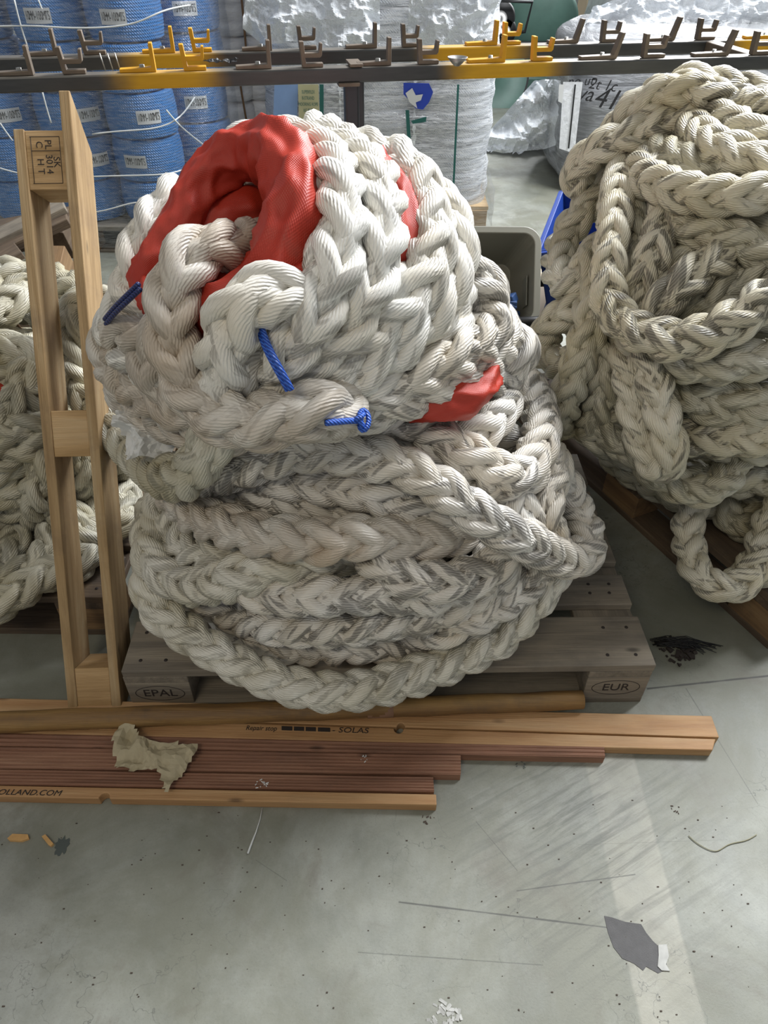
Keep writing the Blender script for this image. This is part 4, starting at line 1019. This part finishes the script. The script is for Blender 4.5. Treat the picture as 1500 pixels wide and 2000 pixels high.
def sheet(name, pix, y, amp, seed, mat, label, nx=70, ny=40, cat='plastic film', yvar=.018, sc=9.):
    """crumpled hanging film between two pixel polylines"""
    top, bot = pix; V = []; rows_ = []
    def samp(L_, f):
        k = f*(len(L_)-1); i = min(int(k), len(L_)-2); return Vector(L_[i]).lerp(Vector(L_[i+1]), k-i)
    for i in range(nx+1):
        a, b = samp(top, i/nx), samp(bot, i/nx)
        for j in range(ny+1):
            p = a.lerp(b, j/ny); w = atY(p.x, p.y, y+yvar*math.sin(i*.21)+yvar*.7*math.sin(j*.3+i*.1))
            q = Vector((w.x*sc, w.z*sc, seed)); h = 0; am = 1
            for o_ in range(3): h += (1-2*abs(noise.noise(q)))*am; q = q*2.1; am *= .45
            V.append(w-Vector((0, 1, -.3))*h*amp)
    c = V[0].copy(); f = [(i*(ny+1)+j, (i+1)*(ny+1)+j, (i+1)*(ny+1)+j+1, i*(ny+1)+j+1) for i in range(nx) for j in range(ny)]
    o = MB().add([v-c for v in V], f, False).build(name, mat); o.location = c; return props(o, label, cat)
sheet('plastic_sheet', ([(488,-30),(560,-30),(640,-30),(742,-30)], [(478,60),(520,92),(590,82),(660,96),(742,88)]), 4.0, .05, 2., M['filmC'], 'crumpled clear plastic draped over the left top of the wrapped stack')
sheet('plastic_sheet', ([(800,-30),(880,-30),(985,-30)], [(795,90),(850,92),(905,96),(950,60)]), 4.0, .05, 5., M['filmC'], 'crumpled clear plastic draped over the right top of the wrapped stack')
sheet('plastic_sheet', ([(1040,160),(1065,158),(1092,160)], [(925,290),(980,300),(1060,292),(1080,285)]), 5.2, .06, 8., M['filmC'], 'crumpled clear plastic trailing on the floor beside the grey bale', 50, 40, yvar=.05)
c_ = atZ(985, 290)
crumpled([(-.35,-.15),(.1,-.25),(.4,-.1),(.4,.25),(0,.3),(-.2,.1)], (c_.x, c_.y, 0), .07, .02, 4.4, 'plastic_sheet', M['filmC'], 5., .01, label='flat crumpled clear plastic lying on the far floor', cat='plastic film')

# ------------------------------------------------------------------ bales at right
bp = atZ(1108, 385)
bl = empty('wrapped_bale', (bp.x+.62, bp.y+.55, 0), 'grey film-wrapped bale with handwriting standing behind the right heap', 'bale')
def bale_mesh(w, d, h, r, nz=36, seed=0, bulge=.06):
    R0 = rounded(w, d, r, 8); pts = []
    for i in range(len(R0)):
        a, b = Vector(R0[i]), Vector(R0[(i+1) % len(R0)]); k = max(1, int((b-a).length/.04)); pts += [a.lerp(b, j/k) for j in range(k)]
    n = len(pts); v = []
    lev = [(z, 1.) for z in np.linspace(0, 1, nz+1)]
    for f, _ in lev:
        edge = min(1, (min(f, 1-f)/.10)); s_ = (.84+.16*math.sin(PI/2*edge))*(1+bulge*math.sin(PI*f))
        for p in pts:
            q = noise.noise(Vector((p.x*3, p.y*3, f*5+seed)))*.03
            v.append((p.x*s_*(1+q), p.y*s_*(1+q), f*h))
    v.append((0, 0, h*1.01)); v.append((0, 0, 0)); t0 = nz*n
    f_ = [(i*n+j, i*n+(j+1) % n, (i+1)*n+(j+1) % n, (i+1)*n+j) for i in range(nz) for j in range(n)]
    f_ += [(t0+j, t0+(j+1) % n, len(v)-2) for j in range(n)]+[(j, len(v)-1, (j+1) % n) for j in range(n)]
    return MB().add(v, f_, True)
bale_mesh(1.3, 1.0, .86, .22, seed=2).build('body', M['bale'], bl)
yb = bp.y-.02
def wr(body, px, py, size, yaw=.0, roll=-.1):
    p = atY(px, py, yb-.02)-Vector(bl.location)
    text('handwriting', body, size, M['inkb'], basis(p, (math.cos(yaw)*1, 0, roll), (.15, 0, 1)), bl, .001, 'LEFT', 1., .25)
wr('4150', 1160, 190, .15, 0, -.15); wr('va', 1128, 182, .11, 0, -.1); wr('2t 1c', 1150, 163, .08, 0, -.1); wr('no ut', 1108, 160, .07, 0, .05)
P = [atY(x, y, yb-.03)-Vector(bl.location) for x, y in ((1100,160),(1138,160),(1122,300),(1092,290))]
MB().add(P, [(0, 1, 2, 3)]).build('pale_band', M['filmW'], bl)
P = [atY(x, y, yb-.035)-Vector(bl.location) for x, y in ((1122,165),(1125,165),(1112,290),(1109,290))]
MB().add(P, [(0, 1, 2, 3)]).build('dark_strap', M['black'], bl)
P = [atY(x, y, yb-.03)-Vector(bl.location) for x, y in ((1092,165),(1102,165),(1098,202),(1090,198))]
MB().add(P, [(0, 1, 2, 3)]).build('tag', M['paper'], bl)
b2 = empty('wrapped_bundle', (2.5, 6.75, 0), 'bright white plastic-wrapped bundle at the upper right, nearer one', 'bundle')
bale_mesh(1.7, 1.2, 1.12, .3, seed=8).build('body', M['balew'], b2)
b3 = empty('wrapped_bundle', (3.6, 8.2, 0), 'bright white plastic-wrapped bundle at the upper right, farther one', 'bundle')
bale_mesh(3.2, 1.6, 1.15, .3, seed=12).build('body', M['balew'], b3)
sheet('plastic_sheet', ([(1150,20),(1250,-20),(1380,-30),(1520,-30)], [(1120,110),(1230,100),(1350,92),(1520,84)]), 5.3, .06, 11., M['filmC'], 'crumpled clear plastic thrown over the bright bundles')
bx = MB().box((0, 0, .4), (.55, .4, .8)).build('cardboard_box', M['cream'], None, .01, label='cream cardboard box standing by the green machine', cat='box'); g = atZ(1145, 130); bx.location = (g.x-.1, 8.3, 0)

# ------------------------------------------------------------------ green machine
gm = empty('green_machine', (1.05, 7.6, 0), 'green machine with a round guard and black drive parts at the back', 'machine')
def gl(px, py, y): return atY(px, py, y)-Vector(gm.location)
def cyl(name, c, r, w, mat, axis='Y', parent=None, seg=48, rim=0):
    R = Matrix.Rotation(PI/2, 4, 'X') if axis == 'Y' else Matrix.Rotation(PI/2, 4, 'Y')
    m = MB(); pr = [(.0001, -w/2), (r-rim, -w/2), (r, -w/2+rim), (r, w/2-rim), (r-rim, w/2), (.0001, w/2)]
    m.lathe(pr, seg); m.v = [tuple(Vector(c)+(R @ Vector(v))) for v in m.v]; return m.build(name, mat, parent)
MB().box((.0, 0, .12), (1.0, .6, .22)).build('base', M['green'], gm, .02)
MB().box((-.2, .1, .42), (.5, .5, .4)).build('housing', plain('dark_housing', rgb('3b3f3c'), .6), gm, .02)
c = gl(1056, 45, 7.5); cyl('round_guard', c, .31, .22, M['green'], 'Y', gm, rim=.03)
c = gl(1052, 90, 7.35); MB().box(c, (.7, .05, .07), None).build('guard_bar', M['black'], gm, .01)
c = gl(962, 150, 7.3); cyl('lower_guard', c, .30, .12, M['green'], 'Y', gm, rim=.02)
cyl('guard_rim', c+Vector((0, -.07, 0)), .31, .02, M['black'], 'Y', gm)
cyl('lower_guard_face', c+Vector((0, -.09, 0)), .29, .02, M['green'], 'Y', gm)
for px_, py_, r in ((975, 35, .13), (985, 60, .10), (965, 68, .07)):
    c = gl(px_, py_, 7.2); cyl('drive_wheel', c, r, .08, M['black'], 'Y', gm, rim=.015); cyl('hub', c+Vector((0, -.05, 0)), r*.45, .04, M['steel'], 'Y', gm)
fr = [gl(x, y, 7.1) for x, y in ((975, 2), (1040, 4), (1025, 62), (960, 70))]
MB().tube(fr, .013, 6, close=True).build('black_frame', M['black'], gm)
MB().box(gl(1005, 190, 7.3), (.7, .06, .10)).build('skid_beam', M['paldark'], gm, .01)
MB().box(gl(985, 100, 7.5), (.12, .12, .9)).build('column', M['green'], gm, .01)

# ------------------------------------------------------------------ trolley, bin, crate
ZB = .42
tr = empty('trolley', (.55, 2.35, 0), 'low black trolley frame carrying the grey bin', 'trolley')
def tl(p): return Vector(p)-Vector(tr.location)
for py in (552, 627):
    a, b = atZ(960 if py > 600 else 1038, py+(4 if py > 600 else 0), ZB), atZ(1140, py-4, ZB)
    MB().tube([tl(a), tl(b)], .016, 10).build('rail', M['black'], tr)
a = atZ(1052, 590, .30)
MB().box(tl((a.x, a.y+.05, .3)), (.30, .5, .012)).build('deck', M['cream'], tr, .002, label='cream board deck')
for x in (-.14, .14):
    for y in (-.2, .25):
        MB().tube([tl((a.x+x, a.y+y, .3)), tl((a.x+x, a.y+y, .06))], .012, 8).build('leg', M['black'], tr)
        cyl('wheel', tl((a.x+x, a.y+y, .045)), .045, .025, M['black'], 'X', tr)
def hollow_bin(name, parent, tw, td, bw, bd, h, r, t, mat):
    m = MB(); O1 = rounded(tw, td, r); I1 = rounded(tw-2*t, td-2*t, r-t); I0 = rounded(bw-2*t, bd-2*t, r-t); O0 = rounded(bw, bd, r); n = len(O1)
    rim = rounded(tw+.03, td+.03, r+.015)
    L_ = [[(*p, 0) for p in O0], [(*p, h-.03) for p in O1], [(*p, h-.03) for p in rim], [(*p, h) for p in rim], [(*p, h) for p in I1], [(*p, t) for p in I0]]
    v = sum(L_, []); f = [(i*n+j, i*n+(j+1) % n, (i+1)*n+(j+1) % n, (i+1)*n+j) for i in range(5) for j in range(n)]
    f.append(tuple(range(n))[::-1]); f.append(tuple(5*n+j for j in range(n))); return m.add(v, f, False).build(name, mat, parent, .003)
a = atZ(955, 626, ZB-.04); W_, Dp = .36, .30
bn = empty('storage_bin', (.315, a.y-.02, ZB-.04), 'open grey plastic bin tilted forward on the black trolley frame', 'bin', rot=(.92, 0, .0))
bb = MB(); bn_h = .26
hollow_bin('body', bn, W_, Dp, W_*.8, Dp*.8, bn_h, .045, .008, M['bin'])
for c_ in bn.children:
    for v_ in c_.data.vertices: v_.co.z -= bn_h; v_.co.y += Dp/2
MB().box((W_/2-.022, .12, -.08), (.004, .10, .07)).build('label_holder', plain('pale_grey_plastic', rgb('85867b'), .5), bn, .001)
rr = random.Random(11)
for i in range(12):
    x, y = rr.uniform(.07, .145), rr.uniform(.03, .10)
    o = MB().box((0, 0, 0), (.05, .035, .03)).build('plastic_block', M['bluepart'], None, .004)
    o.location = Matrix.Translation(bn.location) @ Matrix.Rotation(.92, 4, 'X') @ Vector((x, y, -.05-.03*(i % 3))); o.rotation_euler = (rr.uniform(-.5, .5), rr.uniform(-.5, .5), rr.uniform(0, 3))
    props(o, 'small dark blue plastic block lying inside the grey bin', 'plastic block', 'blue blocks in the grey bin')
A_, B_, C_ = atZ(1097, 373, .62), atZ(1052, 490, .56), atZ(1073, 607, .33)
yy = (A_-B_); zz_ = (B_-C_); L1 = yy.length; yy.normalize(); zz_ = zz_-yy*zz_.dot(yy); L2 = zz_.length; zz_.normalize(); xx_ = yy.cross(zz_)
cm = Matrix((xx_, yy, zz_)).transposed().to_4x4(); cm.translation = B_-zz_*L2
cr_ = empty('stacking_crate', (0, 0, 0), 'blue open plastic crate tilted behind the right heap', 'crate'); cr_.matrix_world = cm
t = .006; Wc = .42
for nm, c, d in (('side_wall', (t/2, L1/2, L2/2), (t, L1, L2)), ('side_wall', (Wc-t/2, L1/2, L2/2), (t, L1, L2)), ('end_wall', (Wc/2, t/2, L2/2), (Wc, t, L2)), ('end_wall', (Wc/2, L1-t/2, L2/2), (Wc, t, L2)), ('crate_floor', (Wc/2, L1/2, t/2), (Wc, L1, t))):
    MB().box(c, d).build(nm, M['bluecrate'], cr_, .002)
rb = MB()
for z in (L2-.008, L2-.05, .02):
    rb.box((Wc/2, -.006, z), (Wc+.02, .014, .012)).box((-.006, L1/2, z), (.014, L1+.02, .012)).box((Wc/2, L1+.006, z), (Wc+.02, .014, .012))
rb.build('rim', M['bluecrate'], cr_, .002)
for i in range(10):
    o = MB().box((0, 0, 0), (.07, .05, .035)).build('plastic_block', M['bluepart'], None, .004)
    o.matrix_world = cm @ Matrix.Translation((rr.uniform(.10, .3), rr.uniform(.12, L1*.7), .03+.03*(i % 3))) @ Matrix.Rotation(rr.uniform(-1, 1), 4, 'Z')
    props(o, 'dark blue plastic block lying inside the tilted blue crate', 'plastic block', 'blue blocks in the blue crate')

# ------------------------------------------------------------------ broken pallets at left
def beam3(name, p0, p1, w, h, mat, label, cat='timber', up=(0, 0, 1), parent=None, group=None):
    p0, p1 = Vector(p0), Vector(p1); x = (p1-p0); L_ = x.length
    z = Vector(up); x.normalize(); z = (z-x*z.dot(x)).normalized(); y = z.cross(x)
    Mx = Matrix((x, y, z)).transposed().to_4x4(); Mx.translation = (p0+p1)/2
    o = MB().box((0, 0, 0), (L_, w, h)).build(name, mat, parent, .003)
    o.matrix_world = Mx; return props(o, label, cat, group) if label else o
def bk(px, py, y): return atY(px, py, y)
beam3('timber_board', bk(-60,490,2.45), bk(126,400,2.6), .12, .022, M['pal'], 'grey board on top of the left timber pile, nearest the blue spools')
beam3('timber_board', bk(-60,512,2.4), bk(132,425,2.55), .12, .03, M['paldark'], 'brown board just under the topmost board of the left timber pile')
beam3('timber_board', bk(-60,545,2.2), bk(40,490,2.3), .10, .03, M['paldark'], 'short reddish board end at the front of the left timber pile')
beam3('timber_board', bk(-60,590,2.15), bk(45,530,2.25), .10, .06, M['paldark'], 'thick reddish timber end below the short board at far left')
beam3('timber_board', bk(-60,640,2.1), bk(30,560,2.2), .14, .08, M['paldark'], 'thick dark timber at the bottom left of the timber pile')
beam3('timber_board', bk(-40,470,2.8), bk(120,440,2.85), .4, .02, M['paldark'], 'wide dark board deep in the left timber pile')
beam3('timber_block', bk(95,560,2.3), bk(110,500,2.42), .10, .10, M['block'], 'end-grain timber block sticking out right of the left timber pile')
beam3('timber_block', bk(105,480,2.6), bk(120,440,2.7), .12, .12, M['paldark'], 'dark timber block behind the upright runner in the timber pile')
beam3('timber_board', bk(-60,700,1.95), bk(45,645,2.05), .09, .03, M['block'], 'brown board end touching the left rope heap')
beam3('timber_board', bk(100,600,2.3), bk(200,560,2.7), .12, .022, M['pal'], 'grey board lying low between the timber pile and the middle heap')
ug = beam3('timber_board', bk(-200,700,2.2), bk(80,620,2.45), .5, .35, M['paldark'], 'bulky dark timber crate side under the left timber pile')

# ------------------------------------------------------------------ light
sc = bpy.context.scene
w = bpy.data.worlds.new('world'); sc.world = w; w.use_nodes = True
bg = w.node_tree.nodes['Background']; bg.inputs[0].default_value = (.93, .96, 1., 1); bg.inputs[1].default_value = .23
def area(name, loc_, target, sx, sy, power, col):
    l = bpy.data.lights.new(name, 'AREA'); l.shape = 'RECTANGLE'; l.size = sx; l.size_y = sy; l.energy = power; l.color = col
    o = bpy.data.objects.new(name, l); C.objects.link(o); o.location = loc_
    o.rotation_euler = (Vector(target)-Vector(loc_)).to_track_quat('-Z', 'Y').to_euler(); return o
area('roof_daylight', (2.6, 3.6, 4.6), (.1, 1.2, .3), 2.2, 1.8, 385, (.95, .97, 1.))
area('door_daylight', (4.5, 9.5, 3.2), (0, 3.5, .4), 5, 3.5, 620, (.96, .98, 1.))
area('hall_lamp', (-1.2, -1.4, 3.6), (-.2, 1.2, .3), 1.2, .6, 18, (1., .88, .68))

# ------------------------------------------------------------------ camera
cd = bpy.data.cameras.new('camera'); cam = bpy.data.objects.new('camera', cd); C.objects.link(cam); sc.camera = cam
cd.sensor_fit = 'VERTICAL'; cd.sensor_height = 36; cd.lens = F/2000*36; cd.clip_start = .02
cam.matrix_world = Matrix.Translation((0, 0, H)) @ Matrix.Rotation(PI/2-TH, 4, 'X') @ Matrix.Rotation(RO, 4, 'Z')
vs = sc.view_settings; vs.view_transform = 'Standard'; vs.look = 'None'; vs.gamma = 1; vs.exposure = .56; vs.use_curve_mapping = False
sc.cycles.max_bounces = 6; sc.cycles.transparent_max_bounces = 10; sc.cycles.diffuse_bounces = 3
sc.cycles.use_denoising = True
